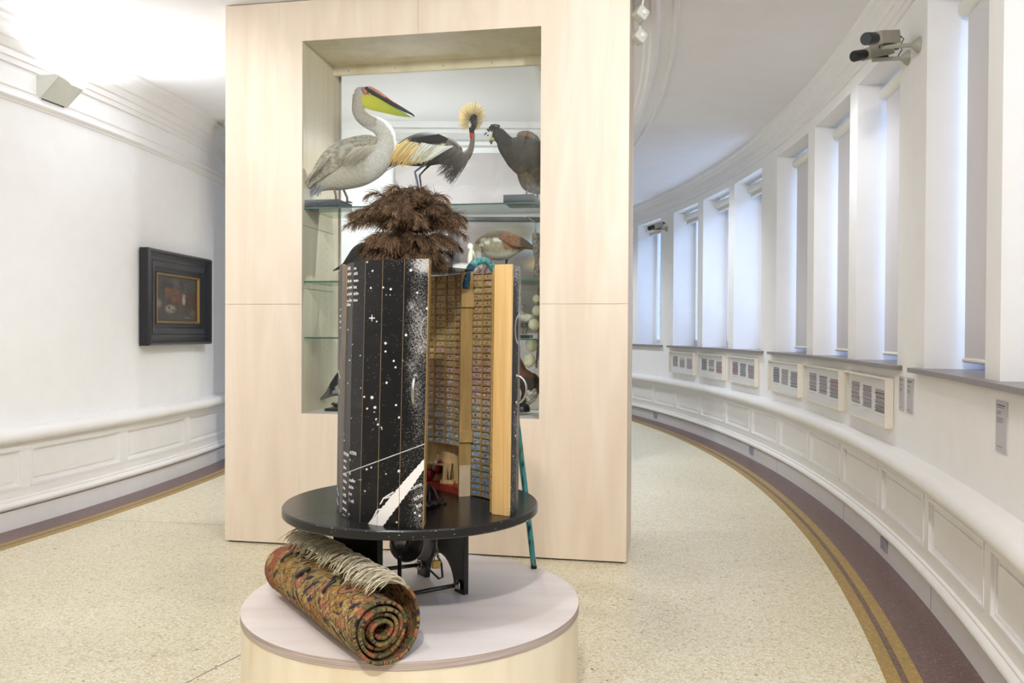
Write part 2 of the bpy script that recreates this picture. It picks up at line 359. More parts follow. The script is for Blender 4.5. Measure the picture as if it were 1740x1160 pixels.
def text_obj(name, body, frame, size, mat, parent, warp=None, shear=0.0, align='LEFT', extr=0.0004):
    cu = bpy.data.curves.new(name, 'FONT'); cu.body = body; cu.size = size; cu.align_x = align; cu.extrude = extr; cu.shear = shear; cu.offset = size*0.004
    cu.resolution_u = 3
    tmp = bpy.data.objects.new('tmp', cu); COL.objects.link(tmp)
    dg = bpy.context.evaluated_depsgraph_get(); me = bpy.data.meshes.new_from_object(tmp.evaluated_get(dg)); bpy.data.objects.remove(tmp)
    me.name = name
    # font plane x,y -> local x,z of frame
    rt = Vector(root_of(parent).location) if parent else Vector((0, 0, 0))
    for v in me.vertices:
        x, y, z = v.co; p = frame @ Vector((x, -z, y))-rt
        if warp: p.x += warp*p.z
        v.co = p
    me.materials.clear(); me.materials.append(mat)
    o = bpy.data.objects.new(name, me); COL.objects.link(o); o.parent = parent
    return o
# ------------------------------------------------------------------ the room
T0, T1 = -50.0, 23.0
def S(o): return tag(o, kind='structure')
m = MB(); m.arcblock(16.5, 24.2, -0.12, 0.0, T0, T1); floor = S(m.build('floor', M['floor']))
m = MB(); m.arcblock(16.5, 24.2, CEIL, CEIL+0.12, T0, T1); S(m.build('ceiling', M['ceil']))
def band(name, r0, r1, mat, z): m = MB(); m.arcblock(r0, r1, -0.002, z, T0, T1); S(m.build(name, mat))
band('trim_1', 23.145, 23.42, M['purple'], 0.0010); band('trim_2', 22.99, 23.145, M['mosaic'], 0.0014); band('trim_3', 23.055, 23.085, M['mosaicdark'], 0.0020)
band('trim_4', 17.10, 17.40, M['purple'], 0.0010); band('trim_5', 17.40, 17.55, M['mosaic'], 0.0014); band('trim_6', 17.46, 17.48, M['mosaicdark'], 0.0020)
# thin expansion joints in the terrazzo
m = MB()
for a, b in (((332, 1160-8), (480, 1075)), ((168, 883), (383, 892))):
    p = at_z(*a, 0); q = at_z(*b, 0); d = (q-p).normalized(); p = p-d*(0.9 if a[0] > 300 else 0); w = Vector((-d.y, d.x, 0))*0.0018
    m.add([tuple(p-w+Vector((0, 0, .0012))), tuple(q-w+Vector((0, 0, .0012))), tuple(q+w+Vector((0, 0, .0012))), tuple(p+w+Vector((0, 0, .0012)))], [(0, 1, 2, 3)])
S(m.build('trim_7', M['ink']))
# windows: (far angle, near angle)
WINS = []
for g in (19.92, 9.28, -1.35, -12.03):
    for k in range(3): a = g-k*3.25; WINS.append((a, a-2.71))
SILL, HEAD = 1.30, 3.46; WD = 0.42
# right wall: apron, lintel, piers
m = MB(); m.arcblock(RW_R, RW_R+WD, 0.0, SILL, T0, T1); m.arcblock(RW_R, RW_R+WD, HEAD, CEIL, T0, T1)
edges = [T1]+[a for w in WINS for a in w]+[T0]
for i in range(0, len(edges), 2): m.arcblock(RW_R, RW_R+WD, SILL, HEAD, edges[i], edges[i+1])
S(m.build('wall_right', M['wall']))
m = MB(); m.arcblock(RW_L-0.3, RW_L, 0.0, CEIL, T0, T1); S(m.build('wall_left', M['wall']))
for nm, th in (('wall_near', T0), ('wall_far', T1)):
    m = MB(); m.arcblock(16.7, 24.0, 0, CEIL, th-0.2, th+0.2); S(m.build(nm, M['wall']))  # unseen end walls, added to keep sky light from leaking in

def dado(side, Rb, Rw, s, pitch, first, count, name):
    """s=-1: corridor lies at smaller radius. wainscot with panels"""
    f = lambda off: Rb+s*off
    m = MB()
    m.arcprof([(f(0.0), 0.0), (f(0.0), 0.145), (f(-0.02), 0.146), (f(-0.02), 0.155), (f(0.02), 0.157), (f(0.032), 0.168), (f(0.036), 0.183), (f(0.032), 0.198), (f(0.02), 0.208),
               (f(0.012), 0.215), (f(0.012), 0.228), (f(0.0), 0.236), (f(0.0), 0.30), (f(-0.022), 0.302), (f(-0.022), 0.605), (f(0.0), 0.607), (f(0.0), 0.645),
               (f(0.02), 0.65), (f(0.055), 0.656), (f(0.078), 0.672), (f(0.088), 0.70), (f(0.082), 0.73), (f(0.062), 0.752), (f(0.03), 0.76), (f(0.0), 0.762), (Rw-s*0.01, 0.764)], T0, T1)
    o = S(m.build('baseboard_'+name, M['trimw'])); smooth_angle(o, 40)
    m = MB()
    for k in range(count):
        c = first-k*pitch; hw = 0.045/Rb*57.3
        m.arcblock(f(-0.03), f(0.0), 0.295, 0.61, c-hw, c+hw, n=2)      # stile
        a, b = c-hw, c-pitch+hw                                        # opening from a down to b
        g = 0.020/Rb*57.3; h = 0.034/Rb*57.3; q = 0.06/Rb*57.3
        for (x0, x1, zz0, zz1, d) in ((a, a-g, .30, .606, .004), (b+g, b, .30, .606, .004)): m.arcblock(f(-0.03), f(d), zz0, zz1, x0, x1, n=1)
        m.arcblock(f(-0.03), f(0.004), 0.30, 0.320, a, b, n=6); m.arcblock(f(-0.03), f(0.004), 0.586, 0.607, a, b, n=6)
        for (x0, x1) in ((a-g, a-h), (b+h, b+g)): m.arcblock(f(-0.03), f(-0.011), .320, .587, x0, x1, n=1)
        m.arcblock(f(-0.03), f(-0.011), 0.319, 0.333, a-g, b+g, n=6); m.arcblock(f(-0.03), f(-0.011), 0.573, 0.587, a-g, b+g, n=6)
        m.arcblock(f(-0.03), f(-0.014), 0.358, 0.548, a-q, b+q, n=6)   # raised field
    S(m.build('trim_'+('8' if name == 'right' else '9'), M['trimw']))
dado('r', RB_R, RW_R, -1, 2.66, 19.21, 17, 'right')
dado('l', RB_L, RW_L, +1, 3.98, 12.41, 11, 'left')
# dado seams on the base board
m = MB()
for th in (-2.0, -7.6, -13.0): m.arcblock(RB_R-0.001, RB_R+0.01, 0.005, 0.143, th, th+0.006, n=1)
S(m.build('trim_16', M['ink']))
# cornices
m = MB(); r = RW_R
m.arcprof([(r+.01, 3.555), (r-.015, 3.56), (r-.018, 3.60), (r-.028, 3.605), (r-.03, 3.665), (r-.04, 3.67), (r-.05, 3.70), (r-.085, 3.735), (r-.09, 3.75), (r-.12, 3.765), (r-.13, CEIL+.01)], T0, T1)
S(smooth_angle(m.build('trim_10', M['trimw']), 25))
m = MB(); r = RW_L
m.arcprof([(r-.01, 3.505), (r+.02, 3.51), (r+.024, 3.55), (r+.036, 3.555), (r+.04, 3.60), (r+.055, 3.61), (r+.08, 3.66), (r+.10, 3.67), (r+.13, 3.715), (r+.15, 3.73), (r+.16, 3.76), (r+.20, 3.775), (r+.21, CEIL+.01)], T0, T1)
S(smooth_angle(m.build('trim_11', M['trimw']), 25))
m = MB()
m.arcprof([(r-.01, 3.225), (r+.012, 3.23), (r+.014, 3.243), (r+.035, 3.25), (r+.045, 3.262), (r+.035, 3.29), (r+.02, 3.305), (r+.02, 3.325), (r+.03, 3.335), (r-.01, 3.337)], T0, T1)
S(smooth_angle(m.build('trim_12', M['trimw']), 35))
# moulded ring on the ceiling
m = MB()
m.arcprof([(22.035, CEIL+.01), (22.035, CEIL-.018), (22.02, CEIL-.034), (21.995, CEIL-.034), (21.98, CEIL-.016), (21.905, CEIL-.014), (21.90, CEIL-.04), (21.875, CEIL-.055), (21.84, CEIL-.052), (21.82, CEIL-.03), (21.79, CEIL-.026), (21.775, CEIL+.01)], T0, T1)
S(smooth_angle(m.build('trim_13', M['trimw']), 30))
m = MB(); m.arcblock(20.86, 20.90, CEIL-.035, CEIL, -30, 12); rail = S(m.build('trim_14', M['whitemetal']))
# sills: one long stone slab under each group of three
for gi, g in enumerate((19.92, 9.28, -1.35, -12.03)):
    m = MB(); m.arcblock(RW_R-0.055, RW_R+0.36, SILL-.028, SILL+.001, g+0.38, g-3.25*2-2.71-0.30); S(m.build('trim_%d' % (17+gi), M['stone'], bevel=.003))
# windows with frames, panes; blinds
WN = 0; first_tag = {}
BL = ['behind the double camera', 'x']
def window(i, a, b):
    global WN
    WN += 1
    ro = 0.36; pa = pol(RW_R+ro, a); pb = pol(RW_R+ro, b); L = (pb-pa).length
    Fm = frame_mat(pa, pb-pa)          # local x along the wall, y = z cross x: check outward
    out = (pol(RW_R+1, (a+b)/2)-pol(RW_R, (a+b)/2)); sg = 1 if (Fm.to_3x3() @ Vector((0, 1, 0))).dot(out) > 0 else -1
    root = bpy.data.objects.new('window_%d' % WN, None); COL.objects.link(root); root.location = (pa+pb)/2; S(root)
    m = MB(); fw = 0.05; e = 0.02
    def bx(x0, x1, z0, z1, y0, y1): m.box((x0, min(y0*sg, y1*sg), z0), (x1, max(y0*sg, y1*sg), z1), Fm)
    bx(-e, fw, SILL, HEAD, 0, .06); bx(L-fw, L+e, SILL, HEAD, 0, .06); bx(fw, L-fw, SILL, SILL+fw, 0, .06); bx(fw, L-fw, HEAD-fw, HEAD, 0, .06)
    i2 = 0.03
    bx(fw, fw+i2+.02, SILL+fw, HEAD-fw, -.012, .035); bx(L-fw-i2-.02, L-fw, SILL+fw, HEAD-fw, -.012, .035); bx(fw, L-fw, SILL+fw, SILL+fw+.05, -.012, .035); bx(fw, L-fw, HEAD-fw-.05, HEAD-fw, -.012, .035)
    m.build('window_frame', M['pvc'], root, bevel=.003)
    m = MB(); m.box((fw, min(.02*sg, .026*sg), SILL+fw), (L-fw, max(.02*sg, .026*sg), HEAD-fw), Fm); m.build('pane', M['glassw'], root)
for i, (a, b) in enumerate(WINS): window(i, a, b)
BLAB = {1: 'raised white roller blind in the window furthest away beside the birch case', 2: 'raised white roller blind in the window behind the small wall camera',
        3: 'raised roller blind above the framed textile furthest from the viewer', 4: 'raised roller blind in the middle window of the three with bare glass',
        5: 'raised roller blind in the bare window nearest to the lowered grey blinds', 6: 'lowered grey roller blind furthest from the viewer, beside the bare windows',
        7: 'lowered grey roller blind in the middle window above the three nearer framed textiles', 8: 'lowered grey roller blind directly behind the pair of security cameras',
        9: 'lowered grey roller blind just right of the wide pier with the cameras', 10: 'roller blind in the window at the right edge of the photo'}
for i, (a, b) in enumerate(WINS):
    if i not in BLAB: continue
    down = i >= 6
    t = 0.20; am, bm_ = a-0.045, b+0.045
    pa = pol(RW_R+t, am); pb = pol(RW_R+t, bm_); L = (pb-pa).length; Fm = frame_mat(pa, pb-pa)
    out = (pol(RW_R+1, (a+b)/2)-pol(RW_R, (a+b)/2)); sg = 1 if (Fm.to_3x3() @ Vector((0, 1, 0))).dot(out) > 0 else -1
    rt = thing('roller_blind', (pa+pb)/2+Vector((0, 0, HEAD-.06)), BLAB[i], 'blind')
    m = MB(); q0 = Fm @ Vector((0.005, 0, HEAD-.09)); q1 = Fm @ Vector((L-.005, 0, HEAD-.09)); d = (q1-q0).normalized()
    m.tube([q0-d*.000, q0+d*.012, q0+d*.03, q1-d*.03, q1-d*.012, q1], [.030, .046, .052, .052, .046, .030], 20); smooth_angle(m.build('cassette', M['blindtube'], rt), 50)
    m = MB(); z0 = SILL+.055 if down else HEAD-.19
    xi = 0.05
    m.box((xi, -.001, z0), (L-xi, .001, HEAD-.12), Fm); m.build('fabric', M['blind'], rt)
    m = MB(); m.tube([Fm @ Vector((xi-.005, 0, z0)), Fm @ Vector((L-xi+.005, 0, z0))], .014, 10); smooth_angle(m.build('bottom_bar', M['blindtube'], rt), 50)
# the cross wall behind the case
YB = 9.25
m = MB(); m.box((-3.15, YB, 0), (1.05, YB+.12, CEIL)); S(m.build('wall_back', M['wall']))
m = MB()
P = [(0, 3.42), (-.03, 3.43), (-.03, 3.47), (-.05, 3.48), (-.055, 3.54), (-.08, 3.56), (-.08, 3.60), (-.11, 3.62), (-.15, 3.68), (-.15, 3.72), (-.18, 3.73), (-.18, CEIL+.01)]
V = [(x, YB+p[0], p[1]) for x in (-3.15, 1.05) for p in P]; n = len(P)
m.add(V, [(k, k+1, n+k+1, n+k) for k in range(n-1)]); S(m.build('trim_15', M['trimw']))
# neighbouring building across the street
m = MB(); m.arcblock(30.0, 31.0, -4.0, 5.2, -32, 40); o = m.build('neighbouring_building', M['brick']); tag(o, 'blue grey brick building across the street seen through the windows', 'building')
# ------------------------------------------------------------------ birch showcase
CA = Vector((-2.0384, 5.8954, 0)); CU = Vector((0.98312, -0.18298, 0)); CN = Vector((0.18298, 0.98312, 0))
CF = frame_mat(CA, CU)                 # local x = u, local y = depth into the case, z up
CW, CH, CD = 2.836, 3.795, 0.70
U0, U1, Z0, Z1 = 0.580, 2.258, 0.928, 3.517
def cpt(px, py, t):
    d = ray(px, py); k = ((CA+CN*t-Vector((0, 0, EYE))).dot(CN))/d.dot(CN); return Vector((0, 0, EYE))+d*k
case = thing('display_case', CF @ Vector((CW/2, CD/2, 0)), 'tall pale birch plywood display case with a large glazed opening full of stuffed birds', 'display case')
T = 0.018
def cbox(name, lo, hi, mat, bev=0.0, parent=None, label=None):
    m = MB(); m.box(lo, hi, CF); return m.build(name, mat, parent or case, bevel=bev, label=label)
zs = 1.690; g = 0.0010
# front skin, boards butt jointed with fine seams
cbox('front_board', (0, 0, 0.012), (U0, T, zs-g), M['birch']); cbox('front_board', (U1, 0, 0.012), (CW, T, zs-g), M['birch'])
cbox('front_board', (0, 0, zs+g), (U0, T, CH), M['birch']); cbox('front_board', (U1, 0, zs+g), (CW, T, CH), M['birch'])
cbox('front_board', (U0, 0, 0.012), (U1, T, Z0), M['birch'])
cbox('front_board', (U0, 0, Z1), (1.4135, T, CH), M['birch']); cbox('front_board', (1.4155, 0, Z1), (U1, T, CH), M['birch'])
cbox('side_board', (0, T, 0.012), (T, CD, CH), M['birch']); cbox('side_board', (CW-T, T, 0.012), (CW, CD, CH), M['birch'])
cbox('plinth_strip', (0.02, 0.02, 0.0), (CW-.02, CD-.02, 0.014), M['plastic_dark'])
cbox('top_board', (0, T, CH-T), (CW, CD, CH), M['birch'])
cbox('back_board', (0.0, CD, 0.012), (U0-.002, CD+T, CH), M['birch']); cbox('back_board', (U1+.002, CD, 0.012), (CW, CD+T, CH), M['birch'])
cbox('back_board', (U0-.002, CD, 0.012), (U1+.002, CD+T, Z0), M['birch']); cbox('back_board', (U0-.002, CD, 3.50), (U1+.002, CD+T, CH), M['birch'])
# the lined niche
BD = 0.655
IL = cbox('niche_side', (U0-.015, T, Z0-.02), (U0-.001, BD, Z1), M['birchin']); cbox('niche_side', (U1+.001, T, Z0-.02), (U1+.015, BD, Z1), M['birchin'])
cbox('niche_ceiling', (U0-.015, T, Z1+.0), (U1+.015, BD, Z1+.015), M['birchin'])
cbox('niche_floor', (U0-.015, T, Z0-.02), (U1+.015, BD, Z0-.002), M['caseback'])
cbox('back_rail', (U0-.001, BD-.002, 3.50), (U1, BD+.02, Z1), M['birchin'])
cbox('back_rail', (U0-.001, BD-.10, 3.445), (U1, BD-.08, Z1), M['birchin'])
for u in np.arange(.7, 2.2, .37): m = MB(); m.lathe([(0.003, 0), (0.0045, .001), (.003, .002)], CF @ Vector((u, BD-.1015, 3.475)), 8, axis=-CN); m.build('screw', M['ink'], case)
m = MB()
for z in np.arange(1.02, 3.45, 0.055):
    if abs(z-1.46) > .05 and abs(z-1.86) > .04 and abs(z-2.37) > .05: m.lathe([(0.0032, 0), (0.0032, .0008)], CF @ Vector((U0-.0008, 0.445, z)), 8, axis=CU)
o = m.build('shelf_pin_holes', M['ink'], case); o['kind'] = 'stuff'
# horizontal join lines in the left liner
for z in (1.80, 2.24): m = MB(); m.box((U0-.0012, T, z), (U0-.0004, BD-.1, z+.0025), CF); m.build('liner_seam', M['ink'], case)
cbox('glass_front', (U0, .006, Z0), (U1, .010, Z1), M['glass']); cbox('glass_back', (U0, BD+.004, Z0), (U1, BD+.008, 3.50), M['glass'])
SH = []
for z in (2.368, 1.853, 1.460):
    m = MB(); m.box((U0+.001, .035, z-.010), (U1-.001, BD-.11, z), CF, mi=0)
    m.box((U0+.001, .0335, z-.0102), (U1-.001, .0352, z+.0002), CF, mi=1)
    o = m.build('glass_shelf', [M['glassshelf'], M['glassedge']], case); SH.append(z)

# ------------------------------------------------------------------ birds
def bird_loft(m, spine, t, colf, flat=0.8, n=60, seg=30, dn=0.0, cap=(1, 1), rag=0.0, tt=None):
    """spine rows: px, py, radius px (half width seen in the photo), depth offset optional"""
    S_ = cr_spline([(a[0], a[1], a[2], (a[3] if len(a) > 3 else 0.0)) for a in spine], n)
    C3 = [cpt(a[0], a[1], t+dn+a[3]) for a in S_]
    V = []; k = (C3[0]-Vector((0, 0, EYE))).length/FPX
    for i, p in enumerate(C3):
        q0 = C3[max(i-1, 0)]; q1 = C3[min(i+1, n-1)]; tg = (q1-q0); tg -= CN*tg.dot(CN); tg.normalize()
        w = CN.cross(tg).normalized(); r = max(S_[i][2], 0.3)*k*1.0
        for j in range(seg):
            a = 2*math.pi*j/seg; rr = r*(1+rag*math.sin(7*a+i*0.9)*0.5)
            V.append(p+w*(rr*math.cos(a))+CN*(r*flat*math.sin(a)))
    F = []
    for i in range(n-1):
        for j in range(seg): F.append((i*seg+j, i*seg+(j+1) % seg, (i+1)*seg+(j+1) % seg, (i+1)*seg+j))
    F.append(tuple(reversed(range(seg)))); F.append(tuple((n-1)*seg+j for j in range(seg)))
    V = np.array([tuple(v) for v in V]); px, py = proj_np(V)
    cols = lin_np(np.array([colf(x, y) for x, y in zip(px, py)]))
    return m.add(V, F, cols)
def inpoly(x, y, P):
    c = False; j = len(P)-1
    for i in range(len(P)):
        if (P[i][1] > y) != (P[j][1] > y) and x < (P[j][0]-P[i][0])*(y-P[i][1])/(P[j][1]-P[i][1])+P[i][0]: c = not c
        j = i
    return c
def jit(c, a, rng=random):
    k = 1+rng.uniform(-a, a); return tuple(min(255, v*k) for v in c)
def strands(m, starts, mids, ends, t, c0, c1, width=0.0012, n=100, spread=0.0, seg=6, rng=None):
    """fine feather strands: quadratic curves between three polylines of pixels; colour runs c0 -> c1"""
    rng = rng or random
    A = cr_spline(starts, n); B = cr_spline(mids, n); Cc = cr_spline(ends, n)
    for i in range(n):
        jx = [rng.gauss(0, spread) for _ in range(6)]; dt = rng.uniform(-.012, .004); col = jit((1, 1, 1), 0.22)
        pts = []
        for k in range(seg+1):
            s = k/seg; b0, b1, b2 = (1-s)**2, 2*s*(1-s), s*s
            x = b0*A[i][0]+b1*(B[i][0]+jx[0])+b2*(Cc[i][0]+jx[2]); y = b0*A[i][1]+b1*(B[i][1]+jx[1])+b2*(Cc[i][1]+jx[3])
            pts.append((cpt(x, y, t+dt), s))
        V = []; Co = []
        for k, (p, s) in enumerate(pts):
            q = pts[min(k+1, seg)][0]-pts[max(k-1, 0)][0]; w = CN.cross(q).normalized()*(width*(1-0.75*s)*.5)
            V += [tuple(p-w), tuple(p+w)]; cc = [(c0[j]*(1-s)+c1[j]*s)*col[0] for j in range(3)]; Co += [lin_np(np.clip(cc, 0, 255))]*2
        m.add(V, [(2*k, 2*k+1, 2*k+3, 2*k+2) for k in range(seg)], np.array(Co))
def leg(m, pts, rad, t, col, toes=True, fwd=1, zf=None):
    P = [cpt(x, y, t) for x, y in pts]
    if zf: P[-1].z = zf+rad[-1]*.6; P[-2].z = max(P[-2].z, P[-1].z+.002)
    m.tube(P, rad, 8, c=lin(col))
    if toes:
        f = P[-1]
        for a in (-35, 0, 35, 180):
            d = CU*(fwd*math.cos(R(a)))-CN*math.sin(R(a)); L_ = rad[-1]*(4.2 if a != 180 else 2)
            m.tube([f, f+d*L_*.5+Vector((0, 0, -.000)), f+d*L_-Vector((0, 0, rad[-1]*.5))], [rad[-1]*.8, rad[-1]*.7, rad[-1]*.3], 6, c=lin(col))
def stand(root, x0, x1, t0, t1, z, h, mat, name='stand'):
    a = cpt(x0, 560, 0.3); b = cpt(x1, 560, 0.3); u0 = (a-CA).dot(CU); u1 = (b-CA).dot(CU)
    m = MB(); m.box((u0, t0, z+.001), (u1, t1, z+h), CF); return m.build(name, mat, root, bevel=.003)

# --- pelican
TB = 0.17; ZF = SH[0]+.056
pel = thing('stuffed_pelican', cpt(580, 340, TB), 'large grey brown stuffed pelican with a yellow green bill pouch on the top glass shelf', 'stuffed bird', 'stuffed birds on the top shelf')
def c_pel(x, y):
    n = (math.sin(x*.9+y*.5)+math.sin(x*.37-y*.8))*4
    base = (206, 200, 186)
    if y > 232 and x < 640:
        L_ = (x-520)*(-0.62)+330
        base = (176, 166, 146) if y < L_-18 else (196, 188, 168)
    if x > 622 and y > 200: base = (214, 209, 198)
    if y < 215 and x < 640: base = (182, 173, 160)
    if y < 158: base = (186, 180, 172)
    return tuple(v+n for v in base)
m = MB()
bird_loft(m, [(606, 152, 5), (611, 158, 11), (611, 172, 12), (609, 186, 10.5), (615, 198, 11), (628, 207, 12), (643, 214, 13), (653, 225, 15), (655, 240, 17), (648, 256, 23), (634, 270, 29), (612, 284, 30), (590, 293, 27), (568, 301, 22), (550, 309, 15), (536, 318, 10), (527, 328, 5), (523, 333, 1.5)], TB, c_pel, flat=.72, n=90)
o = m.build('body', M['feather'], pel, smooth=True)
m = MB()
cw = lambda x, y: jit((160, 150, 130), .16) if (int(x*0.25+y*0.6) % 3) else (186, 178, 160)
bird_loft(m, [(640, 236, 4), (628, 240, 11), (608, 246, 15), (586, 256, 19), (566, 270, 20), (548, 286, 15), (534, 303, 8), (524, 318, 2)], TB, cw, flat=.30, n=50, dn=-.075)
m.build('wing', M['feather'], pel, smooth=True)
m = MB()
for k in range(14):
    s = k/13; a = (560-36*s, 262+34*s); strands(m, [a, (a[0]+2, a[1]+1)], [(a[0]-12, a[1]+18)]*2, [(a[0]-20+6*s, a[1]+30-4*s)]*2, TB-.115, (188, 178, 158), (120, 110, 92), width=.006, n=6, spread=2.2)
strands(m, [(545, 300), (556, 306)], [(536, 312), (548, 318)], [(517, 330), (543, 334)], TB-.03, (150, 146, 136), (88, 90, 94), width=.014, n=22, spread=1.5)
strands(m, [(600, 250), (640, 246)], [(585, 262), (620, 262)], [(572, 276), (604, 280)], TB-.135, (196, 188, 170), (150, 138, 116), width=.005, n=50, spread=5)
m.build('wing_feathers', M['barb'], pel)
m = MB(); lg = (128, 96, 82)
leg(m, [(566, 296), (566, 312), (571, 334), (571, 339)], [.020, .008, .008, .009], TB-.03, lg, zf=ZF); leg(m, [(583, 298), (581, 316), (590, 336), (590, 340)], [.020, .008, .008, .009], TB+.05, lg, zf=ZF)
m.build('legs', M['barb'], pel, smooth=True)
m = MB()
def c_bill(x, y):
    # position across the upper mandible: red edge above, black below
    yy = 151.5+(x-630)*0.55
    return (206, 138, 118) if y < yy else (62, 60, 62)
bird_loft(m, [(620, 150, 2), (630, 153, 5.2), (648, 163.5, 5), (668, 176, 4), (688, 187.5, 2.6), (700, 194, 1.6), (704, 198, .8)], TB, c_bill, flat=1.2, dn=-.03, n=40, seg=16)
m.build('upper_bill', M['barb'], pel, smooth=True)
m = MB()
cp_ = lambda x, y: tuple((214-(x-615)*.75, 208-(x-615)*.45, 74-(x-615)*.2))
bird_loft(m, [(610, 176, 4), (620, 172, 10.5), (636, 174.5, 12.5), (654, 181, 10.5), (672, 189, 6.8), (688, 195, 3.4), (698, 198.5, 1)], TB, cp_, flat=.55, n=44, seg=22, dn=-.012)
m.build('throat_pouch', M['barb'], pel, smooth=True)
m = MB(); m.tube([cpt(675, 184, TB-.03), cpt(690, 193, TB-.02), cpt(702, 201, TB-.01)], [.003, .004, .002], 8, c=lin((206, 202, 190))); m.build('lower_bill', M['barb'], pel, smooth=True)
m = MB(); p = cpt(624, 149, TB-.046); m.lathe([(.0001, .009), (.006, .006), (.0085, 0), (.006, -.006), (.0001, -.009)], p, 14, c=lin((34, 30, 28)), cap=False); m.build('eye', M['barb'], pel, smooth=True)
m = MB(); bird_loft(m, [(616, 150, 3), (621, 155, 5), (623, 160, 3.5)], TB, lambda x, y: (204, 136, 112), flat=1.3, n=12, seg=14, dn=-.018); m.build('face_patch', M['barb'], pel, smooth=True)
stand(pel, 529, 598, .045, .30, SH[0], .055, M['plastic_dark'])

# --- crowned crane
TC = 0.25
crane = thing('stuffed_crowned_crane', cpt(712, 345, TC), 'stuffed crane with a straw coloured crown of bristles and gold and white wing', 'stuffed bird', 'stuffed birds on the top shelf')
P_gold = [(690, 236), (704, 240), (712, 262), (700, 274), (676, 278), (662, 280), (664, 264), (674, 246)]
P_white = [(700, 240), (716, 243), (730, 246), (742, 244), (762, 243), (766, 248), (750, 256), (738, 264), (724, 273), (700, 276), (698, 262), (704, 250)]
def c_crane(x, y):
    if y < 244 and x < 752: 
        if y < 237+(x-690)*.09: return jit((38, 34, 34), .2)
    if inpoly(x, y, P_gold): return (222, 192, 128)
    if inpoly(x, y, P_white): return (236, 228, 204)
    if x > 778 and y < 262: return (128, 120, 112)
    if x > 745: return jit((92, 84, 78), .12)
    if x < 676: return (58, 46, 40)
    return (62, 52, 46)
m = MB()
bird_loft(m, [(801, 218, 3), (803, 228, 3.6), (802, 244, 4.2), (797, 258, 6.5), (786, 266, 12), (770, 262, 20), (748, 254, 25), (724, 253, 28), (700, 257, 25), (680, 262, 18), (664, 267, 13), (650, 272, 9), (642, 278, 4)], TC, c_crane, flat=.75, n=80)
m.build('body', M['feather'], crane, smooth=True)
m = MB(); r2 = random.Random(3)
strands(m, [(690, 240), (716, 244), (734, 252)], [(672, 248), (700, 262), (712, 266)], [(663, 278), (684, 281), (706, 277)], TC-.105, (236, 214, 160), (214, 176, 104), .006, 110, 2.4, rng=r2)
strands(m, [(716, 242), (748, 248), (770, 248)], [(706, 254), (728, 262), (744, 262)], [(694, 274), (716, 275), (734, 268)], TC-.112, (246, 242, 228), (232, 222, 190), .006, 120, 2.2, rng=r2)
m.build('wing_coverts', M['barb'], crane)
m = MB()
strands(m, [(760, 238), (790, 262), (799, 258)], [(752, 262), (776, 284), (794, 284)], [(728, 262), (756, 294), (764, 310)], TC-.10, (120, 112, 106), (62, 54, 50), .0035, 170, 4.0, seg=8, rng=r2)
strands(m, [(746, 228), (762, 236)], [(722, 232), (735, 246)], [(690, 240), (712, 249)], TC-.10, (46, 42, 40), (28, 26, 28), .006, 50, 2.2, rng=r2)
strands(m, [(770, 262), (792, 268)], [(752, 288), (780, 296)], [(742, 292), (768, 311)], TC-.06, (92, 84, 78), (54, 48, 44), .004, 70, 3.0, seg=8, rng=r2)
strands(m, [(672, 254), (690, 275)], [(655, 262), (668, 280)], [(638, 275), (652, 291)], TC-.03, (66, 54, 46), (48, 38, 34), .012, 26, 1.2, rng=r2)
m.build('dark_plumes', M['barb'], crane)
m = MB(); lg = (104, 116, 130)
leg(m, [(724, 278), (715, 284), (705, 292), (707, 300), (711, 318), (711, 344)], [.012, .0075, .0075, .009, .0062, .0065], TC-.03, lg, zf=ZF); leg(m, [(732, 278), (720, 290), (713, 298), (716, 320), (717, 344)], [.011, .006, .007, .0055, .006], TC+.04, (70, 70, 74), zf=ZF)
m.build('legs', M['barb'], crane, smooth=True)
m = MB()
chd = lambda x, y: (40, 38, 42) if not (796.5 < x < 800 and 206 < y < 216) else (220, 214, 206)
bird_loft(m, [(804, 195, 3.4), (805, 200, 6.0), (804, 210, 6.8), (802, 219, 5), (801, 227, 3)], TC, chd, flat=1.1, n=24, seg=20, dn=-.01)
m.build('head', M['barb'], crane, smooth=True)
m = MB(); bird_loft(m, [(800, 226, 2), (801, 231, 3), (801, 236, 1.6)], TC, lambda x, y: (206, 62, 46), flat=.9, n=12, seg=12, dn=-.02); m.build('wattle', M['barb'], crane, smooth=True)
m = MB(); bird_loft(m, [(797.5, 207, .8), (797.5, 212, 2), (797.5, 216, 1)], TC, lambda x, y: (222, 216, 208), flat=1, n=8, seg=10, dn=-.026); m.build('cheek', M['barb'], crane, smooth=True)
m = MB()
for k in range(1300):
    a = r2.uniform(-70, 235); e = r2.gauss(0, 24)
    Ln = r2.uniform(.84, 1.04)*(.098+.034*max(0, math.sin(R(a)))**2)*(.82 if a < 0 else 1)
    d = (CU*math.cos(R(a))+Vector((0, 0, 1))*math.sin(R(a)))*math.cos(R(e))+CN*math.sin(R(e))
    p0 = cpt(802, 203, TC+.012); p1 = p0+d*Ln+Vector((0, 0, -.004)); w = d.cross(CN).normalized()*.0008; c_ = jit((222, 200, 156), .24)
    m.add([tuple(p0-w), tuple(p0+w), tuple(p1+w*.6), tuple(p1-w*.6)], [(0, 1, 2, 3)], np.array([lin_np(np.array(c_)*.85)]*2+[lin_np(np.clip(np.array(c_)*1.04, 0, 255))]*2))
o = m.build('crown', M['barb'], crane); o['kind'] = 'stuff'
stand(crane, 680, 748, .12, .42, SH[0], .055, M['plastic_dark'])

